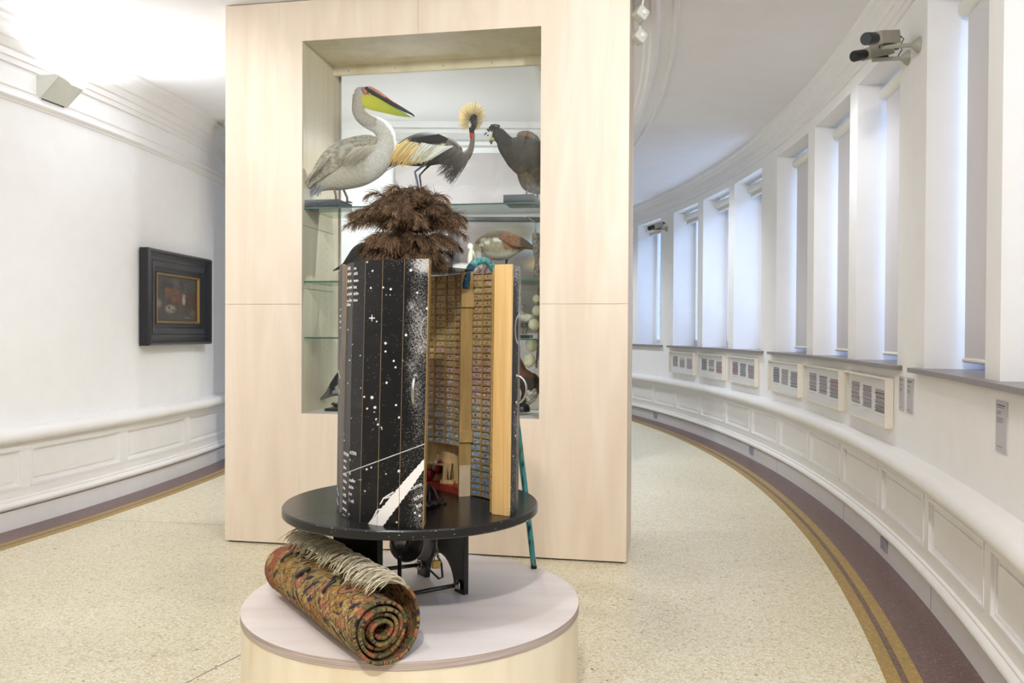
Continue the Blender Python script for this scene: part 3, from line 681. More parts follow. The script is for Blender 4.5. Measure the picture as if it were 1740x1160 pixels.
# --- dark curassow at the right
TD = 0.17
cur = thing('stuffed_curassow', cpt(895, 340, TD), 'dark brown stuffed curassow with a curly crest at the right edge of the opening', 'stuffed bird', 'stuffed birds on the top shelf')
cc = lambda x, y: jit((56, 50, 46), .15) if x < 870 and y < 250 else (jit((92, 80, 62), .2) if y > 285 else jit((72, 66, 60), .1))
m = MB()
bird_loft(m, [(838, 226, 7), (846, 228, 11), (854, 236, 12), (862, 247, 17), (876, 256, 26), (890, 264, 31), (904, 272, 33), (914, 282, 26), (920, 300, 18), (922, 318, 9), (924, 330, 3)], TD, cc, flat=.7, n=60)
bird_loft(m, [(884, 286, 8), (892, 298, 13), (901, 311, 15), (912, 322, 9), (918, 328, 3)], TD, cc, flat=.9, n=24)
m.build('body', M['feather'], cur, smooth=True)
m = MB(); cw2 = lambda x, y: (140, 92, 76) if (890-x)**2/120+(y-229)**2/8 < 1 else jit((104, 92, 76), .3)
bird_loft(m, [(879, 232, 2), (884, 229, 5), (896, 229, 6.5), (908, 236, 7), (916, 246, 4)], TD, cw2, flat=1.2, n=24, dn=.0)
m.build('raised_wing', M['feather'], cur, smooth=True)
m = MB()
for k in range(60):
    x, y = r2.uniform(830, 849), r2.uniform(213, 222); p = cpt(x, y, TD+r2.uniform(-.03, .03)); rr = r2.uniform(.005, .010)
    m.tube([p+Vector((math.cos(a)*rr*CU.x, math.cos(a)*rr*CU.y, math.sin(a)*rr)) for a in np.linspace(0, 5, 8)], .0026, 5, c=lin((44, 40, 38)))
for x, y in ((826, 226), (829, 230), (828, 220), (832, 217), (824, 228)):
    p = cpt(x, y, TD); m.lathe([(.001, -.005), (.005, -.003), (.006, 0), (.005, .003), (.001, .005)], p, 8, c=lin((44, 40, 38)))
m.build('crest', M['barb'], cur)
m = MB(); bird_loft(m, [(838, 234, 4), (835, 239, 3.2), (835, 245, 1)], TD, lambda x, y: (196, 186, 96) if y < 238 else (92, 88, 84), flat=.8, n=12, seg=12); m.build('bill', M['barb'], cur, smooth=True)
m = MB(); leg(m, [(898, 305), (897, 322), (894, 332), (894, 336.5)], [.009, .007, .008, .008], TD-.02, (118, 116, 112), fwd=-1, zf=ZF); leg(m, [(914, 318), (914, 328), (913, 336.5)], [.008, .007, .007], TD+.06, (100, 98, 96), fwd=-1, zf=ZF); m.build('legs', M['barb'], cur, smooth=True)
stand(cur, 866, 916, .045, .30, SH[0], .055, M['plastic_dark'])

# --- shelf 2: black and white duck at the left, goose at the right
TG = 0.32
duck = thing('stuffed_duck', cpt(612, 476, TG), 'black stuffed duck with a white patch and chestnut breast behind the feather plume', 'stuffed bird', 'stuffed birds on the second shelf')
def c_duck(x, y):
    if x > 634+(y-412)*.42+2: return (104, 62, 46)
    if x > 630+(y-412)*.42: return (226, 224, 216)
    if inpoly(x, y, [(610, 440), (620, 437), (622, 432), (630, 430), (633, 436), (624, 441), (614, 444)]): return (226, 222, 210)
    return jit((48, 46, 42), .14)
m = MB()
bird_loft(m, [(566, 460, .8), (574, 456, 2.2), (585, 450, 4), (596, 444, 11), (612, 437, 21), (630, 434, 23), (648, 432, 20), (660, 424, 14), (668, 412, 9), (674, 402, 8), (684, 398, 6), (694, 400, 2)], TG, c_duck, flat=.8, n=70)
m.build('body', M['feather'], duck, smooth=True)
m = MB(); bird_loft(m, [(576, 464, 1), (584, 460, 3), (600, 450, 7), (616, 443, 8), (630, 438, 4)], TG, lambda x, y: jit((42, 40, 38), .15), flat=.3, n=24, dn=-.10); m.build('wing', M['feather'], duck, smooth=True)
m = MB(); leg(m, [(622, 452), (622, 462), (624, 472)], [.01, .006, .006], TG-.03, (90, 70, 50)); leg(m, [(636, 452), (636, 462), (638, 472)], [.01, .006, .006], TG+.03, (90, 70, 50)); m.build('legs', M['barb'], duck, smooth=True)
stand(duck, 600, 665, .2, .44, SH[1], .014, M['plastic_dark'])
goose = thing('stuffed_goose', cpt(860, 470, TG), 'brown and buff stuffed goose bending its head down behind the open drawers', 'stuffed bird', 'stuffed birds on the second shelf')
def c_goose(x, y):
    if inpoly(x, y, [(828, 410), (832, 408), (849, 405), (852, 408), (846, 409), (830, 412), (817, 419), (814, 418)]): return (234, 232, 226)
    if y < 404+(abs(x-858)*.02) and x < 900: return jit((104, 86, 66), .12) if x < 855 else jit((126, 98, 74), .14)
    if x > 852+(y-404)*.25 and y < 424 and x < 884: return jit((148, 104, 76), .12)
    if x < 816 and y < 414: return (112, 98, 76)
    if x >= 884: return (170, 140, 96) if y > 417 else (70, 60, 50)
    if y > 428: return (204, 200, 186)
    return jit((172, 160, 134), .08)
m = MB()
bird_loft(m, [(818, 456, 2.5), (816, 450, 4), (814, 440, 5), (813, 428, 7), (818, 417, 13), (832, 416, 22), (850, 417, 25), (866, 416, 22), (880, 416, 14), (892, 417, 7), (902, 420, 4), (911, 424, 1.5)], TG, c_goose, flat=.8, n=80)
m.build('body', M['feather'], goose, smooth=True)
m = MB(); cgw = lambda x, y: (86, 74, 60) if x > 884 else jit((142, 104, 78), .16)
bird_loft(m, [(848, 404, 2), (858, 404, 6), (872, 408, 10), (886, 412, 8), (898, 417, 5), (911, 424, 1)], TG, cgw, flat=.3, n=36, dn=-.085); m.build('wing', M['feather'], goose, smooth=True)
m = MB(); lg = (150, 82, 74)
leg(m, [(838, 436), (832, 446), (824, 460), (824, 473)], [.011, .007, .006, .006], TG-.03, lg); leg(m, [(862, 430), (861, 442), (859, 456), (858, 473)], [.02, .008, .006, .006], TG+.04, (110, 66, 60)); m.build('legs', M['barb'], goose, smooth=True)
m = MB(); bird_loft(m, [(817, 458, 2.6), (813, 462, 2), (811, 467, .8)], TG, lambda x, y: (168, 96, 88), flat=1, n=10, seg=10); m.build('bill', M['barb'], goose, smooth=True)
stand(goose, 810, 880, .2, .44, SH[1], .012, M['plastic_dark'])

# --- grey knitted hanging thing + string of eggs at the right
hang = thing('beaded_hanging', cpt(911, 372, .22), 'grey beaded hanging on a metal hook at the right end of the second shelf', 'hanging ornament')
m = MB(); P = [(911, 396, 5.5), (911, 404, 6.5), (911, 420, 6), (912, 436, 4), (912, 446, 3), (912, 455, 4.5), (912, 466, 5), (912, 471, 3)]
bird_loft(m, P, .22, lambda x, y: jit((150, 144, 134), .25), flat=1, n=50, seg=18, rag=.12); m.build('beadwork', M['feather'], hang, smooth=True)
m = MB(); m.tube([cpt(x, y, .22) for x, y in ((911, 396), (911, 388), (913, 380), (911, 376), (909, 381), (910, 396))], .0022, 6); m.tube([cpt(x, y, .22) for x, y in ((896, 367), (902, 373), (909, 377), (916, 378))], .004, 8); m.build('hook', M['steel'], hang)
EG = [(911, 507, 7.5), (912, 528, 9), (907, 552, 11), (903, 586, 12), (899, 612, 12), ]
net = thing('string_net', cpt(913, 480, .30), 'dark netting holding a column of pale eggs against the right side', 'net')
m = MB(); rr = random.Random(5)
for k in range(9): m.tube([cpt(916+rr.uniform(-2, 2)-(max(0, y-560))*.07+1.5*math.sin(y*.2+k), y, .31+.01*math.sin(y*.3+k)) for y in np.linspace(486, 625, 40)], .0022, 5)
m.build('cords', M['net'], net)
for i, (x, y, r_) in enumerate(EG):
    m = MB(); p = cpt(x, y, .27); k = (p-Vector((0, 0, EYE))).length/FPX*r_
    m.lathe([(k*math.sin(a)*(.88), -k*math.cos(a)) for a in np.linspace(.02, math.pi-.02, 18)], p, 28)
    o = m.build('egg', M['egg'], None, smooth=True)
    tag(o, ['uppermost small pale egg in the netting, just under the second shelf', 'pale egg in the netting above the wading bird shelf', 'pale egg in the netting level with the lowest glass shelf edge', 'pale egg in the netting below the lowest glass shelf', 'lowest pale egg in the netting above the brown bird'][i], 'egg', 'pale eggs in the hanging net')
# --- small wader on shelf 3
wd = thing('stuffed_wader', cpt(892, 572, .30), 'small pale stuffed wading bird on a dark base beside the drawer cabinet', 'stuffed bird')
m = MB(); cwd = lambda x, y: jit((196, 190, 176), .1) if y > 534 else jit((150, 144, 132), .2)
bird_loft(m, [(886, 515, 2), (887, 518, 3.2), (884, 524, 3), (884, 530, 4.5), (888, 538, 8), (896, 540, 8), (905, 538, 5), (914, 534, 2)], .30, cwd, flat=.9, n=40); m.build('body', M['feather'], wd, smooth=True)
m = MB(); leg(m, [(890, 545), (891, 556), (888, 567)], [.006, .003, .003], .29, (110, 104, 92)); leg(m, [(894, 545), (896, 556), (893, 567)], [.006, .003, .003], .32, (110, 104, 92)); m.build('legs', M['barb'], wd, smooth=True)
m = MB(); m.tube([cpt(888, 517, .28), cpt(895, 521, .28)], [.004, .001], 6, c=lin((60, 50, 40))); m.build('bill', M['barb'], wd)
stand(wd, 876, 902, .22, .40, SH[2], .024, M['plastic_dark'])
# --- floor of the niche: magpie coloured bird left, brown bird right
mag = thing('stuffed_gull', cpt(585, 695, .33), 'black, white and grey long tailed stuffed bird on a rocky base, bottom left', 'stuffed bird')
def c_mag(x, y):
    if x < 560: return (112, 114, 114)
    if y < 650+(578-x)*1.2 and y < 655+(580-x)*.9: return (34, 34, 36)
    if (y-(690-(x-540)*.95)) > -14 and (y-(690-(x-540)*.95)) < -8: return (210, 208, 200)
    return (120, 122, 122) if y > 668 else (190, 190, 186)
m = MB(); bird_loft(m, [(541, 680, 1.2), (548, 676, 3), (558, 669, 6), (570, 660, 13), (584, 650, 19), (600, 638, 20), (612, 624, 12), (618, 612, 9), (626, 606, 7), (634, 606, 2)], .33, c_mag, flat=.8, n=60); m.build('body', M['feather'], mag, smooth=True)
m = MB(); leg(m, [(590, 664), (590, 676), (590, 682)], [.01, .005, .005], .32, (120, 90, 60)); leg(m, [(600, 662), (600, 674), (600, 682)], [.01, .005, .005], .38, (120, 90, 60)); m.build('legs', M['barb'], mag)
m = MB(); 
for k in range(26): m.lathe([(.002, -.012), (.012, -.008), (.016, 0), (.010, .010), (.002, .013)], cpt(566+k*1.7+rr.uniform(-1, 1), 689+rr.uniform(-3, 2), .28+rr.uniform(0, .12)), 7, c=lin(jit((120, 96, 66), .3)))
m.build('rock', M['feather'], mag)
stand(mag, 561, 625, .2, .44, Z0-.002, .02, M['plastic_dark'])
brn = thing('stuffed_brown_bird', cpt(890, 700, .33), 'large dark brown stuffed bird beside the steel door handle at the bottom right', 'stuffed bird')
def c_brn(x, y):
    if y > 662 and x > 894: return jit((196, 190, 178), .35)
    if y > 640: return jit((58, 48, 40), .2)
    return jit((98, 62, 42), .1)
m = MB(); bird_loft(m, [(874, 596, 3), (878, 612, 8), (884, 632, 12), (893, 644, 16), (900, 652, 19), (900, 668, 15), (893, 682, 10), (888, 690, 5)], .33, c_brn, flat=.8, n=50); m.build('body', M['feather'], brn, smooth=True)
m = MB(); m.lathe([(.045, 0), (.06, .004), (.06, .03), (.05, .05), (.03, .062), (.001, .066)], cpt(886, 701, .28)+Vector((0, 0, .006)), 32); o = m.build('stand', M['plastic_dark'], brn); smooth_angle(o, 40)
m = MB(); bird_loft(m, [(905, 640, 2), (911, 648, 6), (914, 658, 5), (915, 668, 1)], .30, lambda x, y: jit((30, 28, 28), .2), flat=.7, n=20); m.build('wing', M['feather'], brn, smooth=True)
# ------------------------------------------------------------------ round plinth, round table
PC = Vector((-0.386, 3.285, 0)); PR = 0.655; PZ = 0.45
pl = thing('round_plinth', PC, 'low round birch plinth that carries the black table and the rolled carpet', 'plinth')
m = MB(); m.lathe([(PR-.003, 0.0), (PR-.003, PZ-.030)], PC, 128); o = m.build('drum', M['birchdrum'], pl); smooth_angle(o, 40)
m = MB(); m.lathe([(PR, PZ-.0295), (PR, PZ-.001), (PR-.001, PZ)], PC, 160); o = m.build('top_edge', M['plyedge'], pl); smooth_angle(o, 40)
m = MB(); m.lathe([(PR-.0012, PZ-.002), (PR-.0012, PZ+.0004)], PC, 160); o = m.build('top_disc', M['birchw'], pl); smooth_angle(o, 40)
TCN = Vector((-0.388, 3.24, 0)); TR = 0.492; TZ = 0.84; TH = 0.034
tb = thing('round_table', (TCN.x, TCN.y, PZ), 'round black lacquered table on board legs, standing on the round birch plinth', 'table')
m = MB(); m.lathe([(TR-.004, TZ-TH), (TR, TZ-TH+.004), (TR, TZ-.005), (TR-.005, TZ)], TCN, 160); o = m.build('tabletop', M['black'], tb); smooth_angle(o, 40)
m = MB()   # board joint and chips on the rim
p = at_z(500, 878, TZ); q = at_z(592, 865, TZ); d = (q-p).normalized(); w = Vector((-d.y, d.x, 0))*.0012; e = Vector((0, 0, .0003))
m.add([tuple(p-w+e), tuple(q-w+e), tuple(q+w+e), tuple(p+w+e)], [(0, 1, 2, 3)]); m.build('board_joint', M['ink'], tb)
m = MB(); rr = random.Random(9)
for k in range(30):
    a = R(rr.uniform(-125, -25)); zt = TZ-.004 if k % 2 else rr.uniform(TZ-TH+.002, TZ-.006); l = rr.uniform(.0015, .008)/TR
    r_ = TR+.0003; h = rr.uniform(.0005, .0014)
    m.add([(TCN.x+r_*math.cos(b), TCN.y+r_*math.sin(b), z) for b, z in ((a, zt-h), (a+l, zt-h*.4), (a+l*.8, zt+h), (a+l*.1, zt+h*.7))], [(0, 1, 2, 3)])
m.build('paint_chips', M['cream'], tb)
def board(name, near, far, thick, arch=True):
    """vertical leg board between two floor points with an arch cut in its foot"""
    near = Vector(near); far = Vector(far); L = (far-near).length; F = frame_mat(Vector((near.x, near.y, 0)), far-near)
    z0, z1 = PZ+.001, TZ-TH-.001; prof = [(0, z0), (.07, z0)]
    if arch: prof += [(L/2-(L/2-.07)*math.cos(a), z0+.13*math.sin(a)) for a in np.linspace(0.01, math.pi-.01, 14)]
    prof += [(L-.07, z0), (L, z0), (L, z1), (0, z1)]
    m = MB(); n = len(prof); V = []
    for y in (0, thick): V += [tuple(F @ Vector((x, y, z))) for x, z in prof]
    Fc = [(k, (k+1) % n, n+(k+1) % n, n+k) for k in range(n)]
    m.add(V, Fc+[tuple(range(n)), tuple(range(2*n-1, n-1, -1))]); return m.build(name, M['blackleg'], tb, bevel=.0015)
dB = (Vector((-0.406, 3.59, 0))-Vector((-0.187, 3.303, 0)))
nb = Vector((-0.187, 3.303, 0)); board('leg_board', nb, nb+dB, -.022)
na = Vector((-0.515, 3.20, 0)); dA = dB.normalized()*.32
board('leg_board', na, na+Vector((-.20, .13, 0)).normalized()*.24, -.03, arch=False)
m = MB(); 
rods = [(Vector((-.515, 3.22, .545)), Vector((-.198, 3.335, .548))), (Vector((-.56, 3.40, .60)), Vector((-.385, 3.55, .60)))]
a0 = at_y(560, 1040, 3.13); b0 = at_y(780, 993, 3.345)
for k, (a, b) in enumerate(((at_y(690, 1010, 3.25), at_y(779, 993, 3.325)), (at_y(650, 967, 3.40), at_y(713, 959, 3.56)))):
    m = MB(); ext = (a-b).normalized()*(.02 if k == 0 else .0); m.tube([a+ext, b], .0085, 12); o = m.build('threaded_rod', M['darksteel'], tb, smooth=True)
    m = MB(); d = (b-a).normalized(); m.tube([b-d*.018, b-d*.004], .0165, 6); m.tube([b-d*.004, b+d*.001], .020, 16); m.build('nut', M['steel'], o)
# things hanging under the table
pk = thing('padlock', at_y(741, 958, 3.22), 'small brass padlock hanging on a string under the black table', 'padlock')
p = at_y(741, 958, 3.22); fr = Matrix.Translation(p) @ Matrix.Rotation(R(35), 4, 'Z') @ Matrix.Rotation(R(8), 4, 'Y')
m = MB(); m.box((-.017, -.007, -.017), (.017, .007, .015), fr); m.build('lock_body', M['brass'], pk, bevel=.003)
m = MB(); m.tube([fr @ Vector((-.010, 0, .014)), fr @ Vector((-.010, 0, .028)), fr @ Vector((-.006, 0, .036)), fr @ Vector((.006, 0, .036)), fr @ Vector((.010, 0, .028)), fr @ Vector((.010, 0, .014))], .0025, 8); m.build('shackle', M['steel'], pk, smooth=True)
m = MB(); t_ = fr @ Vector((0, 0, .036)); m.tube([t_, t_+Vector((.004, 0, .018)), t_+Vector((-.002, 0, .03)), Vector((t_.x+.002, t_.y, TZ-TH-.002))], .0012, 5); m.tube([t_, t_+Vector((-.004, 0, .014)), Vector((t_.x-.010, t_.y, TZ-TH-.002))], .0008, 5); m.build('string', M['fringe'], pk)
st = thing('leather_strap', at_y(746, 975, 3.24), 'black triangular strap loop hanging behind the brass padlock', 'strap')
m = MB(); m.tube([at_y(x, y, 3.26) for x, y in ((742, 925), (744, 945), (750, 957), (752, 980), (746, 983), (727, 965), (724, 955), (734, 944), (740, 925))], .0045, 8); m.build('loop', M['leather'], st)
rd = thing('folding_tripod', at_y(679, 950, 3.30), 'black forked metal stand leg with a rivet under the table, left of the padlock', 'stand')
m = MB(); F = frame_mat(at_y(679, 958, 3.30), (1, 0, 0)); m.box((-.008, -.004, -.0), (.008, .004, .065), F); m.box((-.008, -.004, -.075), (.008, .004, .0), F)
m.box((-.011, -.003, .055), (-.002, .003, .100), F @ Matrix.Rotation(R(-14), 4, 'Y')); m.box((.0, -.003, .055), (.012, .003, .100), F @ Matrix.Rotation(R(16), 4, 'Y')); m.build('arm', M['plastic_dark'], rd, bevel=.001)
m = MB(); m.lathe([(.0035, 0), (.0030, .0015), (.001, .002)], F @ Vector((0, -.004, .03)), 12, axis=(0, -1, 0)); m.build('rivet', M['steel'], rd)
pan = thing('steel_pan', at_y(700, 930, 3.52), 'dark round metal pan hanging under the table behind the board legs', 'pan')
m = MB(); c_ = at_y(690, 926, 3.50); m.lathe([(.001, -.012), (.035, -.011), (.062, -.004), (.072, .012), (.074, .026), (.070, .026), (.066, .012), (.001, -.004)], c_+Vector((0, 0, .004)), 40, axis=(0.3, -1, 0.25), cap=False); m.build('bowl', M['steel'], pan, smooth=True)
m = MB(); m.tube([c_+Vector((0, 0, .07)), c_+Vector((0, 0, TZ-TH-.003-c_.z))], .003, 6); m.build('hanger', M['darksteel'], pan)

# ------------------------------------------------------------------ cane wound with turquoise tape, its crook hooked over the cabinet
cane = thing('walking_cane', (0.097, 3.68, PZ), 'walking cane bound in turquoise and black tape, leaning behind the drawer cabinet', 'cane')
P = cr_spline([(0.102, 3.685, PZ+.012), (.062, 3.625, .80), (.022, 3.565, 1.12), (-.028, 3.50, 1.48), (-.062, 3.455, 1.68), (-.072, 3.44, 1.745), (-.105, 3.41, 1.790), (-.150, 3.37, 1.782), (-.178, 3.345, 1.74), (-.186, 3.335, 1.70), (-.187, 3.333, 1.675)], 150)
rad = np.interp(np.linspace(0, 1, 150), [0, .6, .75, 1], [.0125, .014, .0165, .0165])
m = MB(); col = []
V0 = len(m.v)
m.tube([tuple(p) for p in P], list(rad), 16)
V = m.v[0]; s = np.repeat(np.linspace(0, 1, 150), 16); ang = np.tile(np.arange(16)/16, 150); L_ = 1.75
c1 = lin_np((72, 148, 150)); c2 = lin_np((18, 34, 40)); c3 = lin_np((150, 170, 70)); cb = lin_np((28, 70, 96))
f1 = ((s*L_*26+ang) % 1) < .10; f2 = ((s*L_*26-ang*2) % 1) < .09; f3 = ((s*L_*7+ang*1.5) % 1) < .05
cc = np.where(f1[:, None] | f2[:, None], c2, c1); cc = np.where(f3[:, None], c3, cc); top = s > .74; cc = np.where((top & ~f1 & ~f3)[:, None], cb, cc)
m.c[0][:len(s)] = cc[:len(m.c[0])]
m.build('shaft', M['print'], cane, smooth=True)
m = MB(); m.tube([(0.1025, 3.6857, PZ+.0005), (0.102, 3.685, PZ+.014)], .0135, 14); m.build('ferrule', M['plastic_dark'], cane)
# ------------------------------------------------------------------ cylindrical drawer cabinet: quarter shells round (-.3, 3.13)
KZ0, KZ1 = TZ+.0005, 1.745
RO, RI = 0.337, 0.257
cab = thing('drawer_cabinet', (-0.30, 3.15, TZ), 'black cylindrical cabinet printed with stars, opened to show columns of tiny drawers', 'cabinet')
WK = 0.0078
# right hand quarter ------------------------------------------------
CR_ = (-0.31, 3.13); CC_ = (-0.455, 3.25); CL_ = (-0.295, 3.115); CDs = (-0.325, 3.175)
def shell_grid(ctr, t0, pitch, ncol, z0, z1, nrow, name, ro=RO-.012):
    m = MB(); t1 = t0+pitch*ncol; ri, rm = RI, RI+.052
    s = 1 if pitch > 0 else -1
    m.arcblock(rm, ro, z0, z1, t0, t1, ctr, n=ncol*3)                       # core behind the drawers
    fw = .0056/RI*57.3/2
    for k in range(ncol+1):
        a = t0+pitch*k; lo = a-fw if 0 < k else a; hi = a+fw if k < ncol else a
        if k == 0: lo, hi = (a, a+2*fw*s)
        elif k == ncol: lo, hi = (a-2*fw*s, a)
        m.arcblock(ri, rm+.001, z0, z1, lo, hi, ctr, n=1)
    dz = (z1-z0)/nrow
    for r_ in range(nrow+1):
        z = z0+dz*r_; a = max(z-.0022, z0); b = min(z+.0022, z1)
        m.arcblock(ri+.0012, rm+.001, a, b, t0, t1, ctr, n=ncol*3)
    return m.build('drawer_grid', M['frame'], name, warp=WK), dz
DM = {}
def drawer_cols(f):
    """paper colour from the top (f=0) to the bottom (f=1): tan, olive, mauve, map blue"""
    K = [(0, (196, 170, 132)), (.22, (188, 160, 120)), (.34, (186, 168, 122)), (.42, (186, 150, 150)), (.52, (176, 148, 150)), (.58, (178, 168, 158)), (.66, (152, 166, 178)), (.8, (130, 154, 178)), (1, (122, 148, 174))]
    for i in range(len(K)-1):
        if f <= K[i+1][0]:
            s = (f-K[i][0])/(K[i+1][0]-K[i][0]); return tuple(K[i][1][j]*(1-s)+K[i+1][1][j]*s for j in range(3))
    return K[-1][1]
rd_ = random.Random(21)
KN = [(176, 60, 44), (60, 70, 140), (206, 170, 60), (80, 130, 80), (214, 210, 204), (40, 40, 40), (90, 150, 180), (150, 50, 60)]
def drawer_mesh(m, mk, ctr, a0, a1, z0, z1, f, pull):
    """little drawer box with a map paper front made of small coloured patches, and a round knob"""
    ra = RI+.0068-pull*.8; fw = .0042/RI*57.3*(1 if a1 > a0 else -1)
    a0 += fw; a1 -= fw
    def P(a, r, z): return Vector((ctr[0]+r*math.cos(R(a)), ctr[1]+r*math.sin(R(a)), z))
    p0, p1 = P(a0, ra, 0), P(a1, ra, 0); b0, b1 = P(a0, RI+.050, 0), P(a1, RI+.050, 0); z0 += .0030; z1 -= .0040
    base = drawer_cols(min(1, max(0, f+rd_.uniform(-.06, .06))))
    V = [tuple(Vector((q.x, q.y, z))) for z in (z0, z1) for q in (p0, p1, b1, b0)]
    m.add(V, [(0, 3, 2, 1), (4, 5, 6, 7), (1, 2, 6, 5), (2, 3, 7, 6), (3, 0, 4, 7)], lin((150, 118, 70)))
    nx, nz = 9, 5; V = []; C = []
    ph = rd_.uniform(0, 6); blue = rd_.random() < (0.85 if f > .62 else .08)
    for j in range(nz+1):
        for i in range(nx+1):
            q = p0.lerp(p1, i/nx); V.append((q.x, q.y, z0+(z1-z0)*j/nz))
            c = jit(base, .12, rd_)
            h = math.sin(i*.9+ph+j*.7)+math.sin(j*1.7-ph*2+i*.4)
            if .42 < f < .9 and h > .9: c = jit((206, 190, 170), .16, rd_)
            elif .36 < f < .72 and rd_.random() < .10: c = jit((158, 112, 114), .14, rd_)
            elif rd_.random() < .05: c = jit((96, 120, 84), .2, rd_)
            C.append(lin_np(np.clip(c, 0, 255)))
    m.add(V, [(j*(nx+1)+i, j*(nx+1)+i+1, (j+1)*(nx+1)+i+1, (j+1)*(nx+1)+i) for j in range(nz) for i in range(nx)], np.array(C))
    c = (p0+p1)/2; n = Vector((ctr[0], ctr[1], 0))-Vector((c.x, c.y, 0)); n.normalize(); c.z = (z0+z1)/2
    kc = lin(KN[rd_.randrange(len(KN))])
    mk.lathe([(.0010, 0), (.0012, .0025), (.0022, .004), (.0024, .0056), (.0016, .007), (.0003, .0073)], c, 8, c=kc, axis=n)
def make_drawers(ctr, t0, pitch, ncol, z0, dz, nrow, single):
    rest = MB(); rk = rest; cnt = 0
    for col in range(ncol):
        for r_ in range(nrow):
            f = 1-((z0+dz*(r_+.5))-KZ0)/(KZ1-KZ0); pull = 0.004*(rd_.random() < .12)
            if (col, r_) in single:
                m = MB(); mk = MB(); drawer_mesh(m, mk, ctr, t0+pitch*col, t0+pitch*(col+1), z0+dz*r_, z0+dz*(r_+1), f, pull)
                d = m.build('drawer', M['attr'], cab, warp=WK); mk.build('knob', M['attr'], d, warp=WK, smooth=True); cnt += 1
            else: drawer_mesh(rest, rk, ctr, t0+pitch*col, t0+pitch*(col+1), z0+dz*r_, z0+dz*(r_+1), f, pull)
    if rest.n: tag(rest.build('drawers', M['attr'], cab, warp=WK), kind='stuff')
    return cnt
NR_ = 34; zt = KZ1-.010
g1, dz = shell_grid(CR_, 58, -13.9, 6, KZ0+.004, zt, NR_, cab)
g2, dz2 = shell_grid(CC_, 20.5, 13.5, 6, 1.038, zt, 26, cab, RI+.056)
n1 = make_drawers(CR_, 58, -13.9, 6, KZ0+.004, dz, NR_, {(c, r_) for c in (0, 1) for r_ in range(NR_)})
n2 = make_drawers(CC_, 20.5, 13.5, 6, 1.038, dz2, 26, {(2, r_) for r_ in range(26)} | {(1, r_) for r_ in range(26) if r_ >= 20})
# the edge board of the right hand door and its outer slats
def chordblock(m, ctr, a0, a1, r0, r1, z0, z1, c=None):
    p = [Vector((ctr[0]+r*math.cos(R(a)), ctr[1]+r*math.sin(R(a)), 0)) for a, r in ((a0, r0), (a0, r1), (a1, r1), (a1, r0))]
    V = [(q.x, q.y, z) for z in (z0, z1) for q in p]
    return m.add(V, [(0, 1, 2, 3), (7, 6, 5, 4), (0, 4, 5, 1), (1, 5, 6, 2), (2, 6, 7, 3), (3, 7, 4, 0)], c)
m = MB(); chordblock(m, CR_, -25.4, -27.6, RI+.013, RO+.003, KZ0, KZ1); m.build('edge_board', M['pine'], cab, warp=WK, bevel=.001)
m = MB(); chordblock(m, CC_, 20.4, 16.4, RI-.002, RI+.047, KZ0, KZ1-.002); m.build('hinge_post', M['frame'], cab, warp=WK, bevel=.001)
for (za, zb) in ((1.600, 1.655), (1.058, 1.105)): m = MB(); chordblock(m, CC_, 16.4, 14.6, RI-.003, RI+.05, za, zb); m.build('hinge_block', M['frame'], cab, warp=WK, bevel=.001)
m = MB(); chordblock(m, CR_, 58.2, 60.5, RI-.004, RI+.03, 1.062, 1.10); m.build('hinge_block', M['frame'], cab, warp=WK, bevel=.001)
m = MB(); chordblock(m, CC_, 16.35, 16.0, RI-.001, RI+.044, KZ0, .966); m.build('pale_patch', M['cream'], cab, warp=WK)
# print on the slats: starry sky, comet tail, text
STARS = [(633, 460, 1.6), (630, 489, 1.6), (651, 488, 1.5), (664, 491, 2), (632, 540, 3.6), (640, 546, 1.4), (656, 501, .9), (663, 501, .9), (655, 583, 2.2), (655, 597, 1.7), (669, 613, 1.7), (672, 624, 1.7), (657, 650, 1.9),
         (684, 612, 1.2), (698, 459, 2.4), (709, 497, 1.8), (726, 524, 2.4), (690, 569, 2.2), (632, 675, 2.6), (619, 674, 1.6), (624, 694, 1.7), (637, 692, 2.4), (636, 700, 1.2), (639, 712, 1.6), (642, 721, 1.8), (648, 726, 1.3), (673, 688, 1.8), (678, 709, 1.8),
         (623, 797, 1.6), (631, 794, 1.4), (656, 805, 1.2), (678, 800, 2.4), (620, 834, 1.5), (705, 871, 1.8), (713, 876, 2), (674, 887, 1.5), (597, 604, .8), (612, 604, 1), (594, 612, 1.4), (591, 560, 1.2), (589, 491, 1), (599, 585, 1),
         (591, 651, 1), (613, 659, 1), (649, 729, 1), (634, 729, .8), (610, 815, .9), (613, 815, 1.0), (624, 445, 1.5), (583, 500, 1), (584, 737, 1.4), (585, 748, 1.2), (597, 710, 1), (874, 700, 1), (876, 740, 1.4), (872, 775, 1), (880, 715, 1.4)]
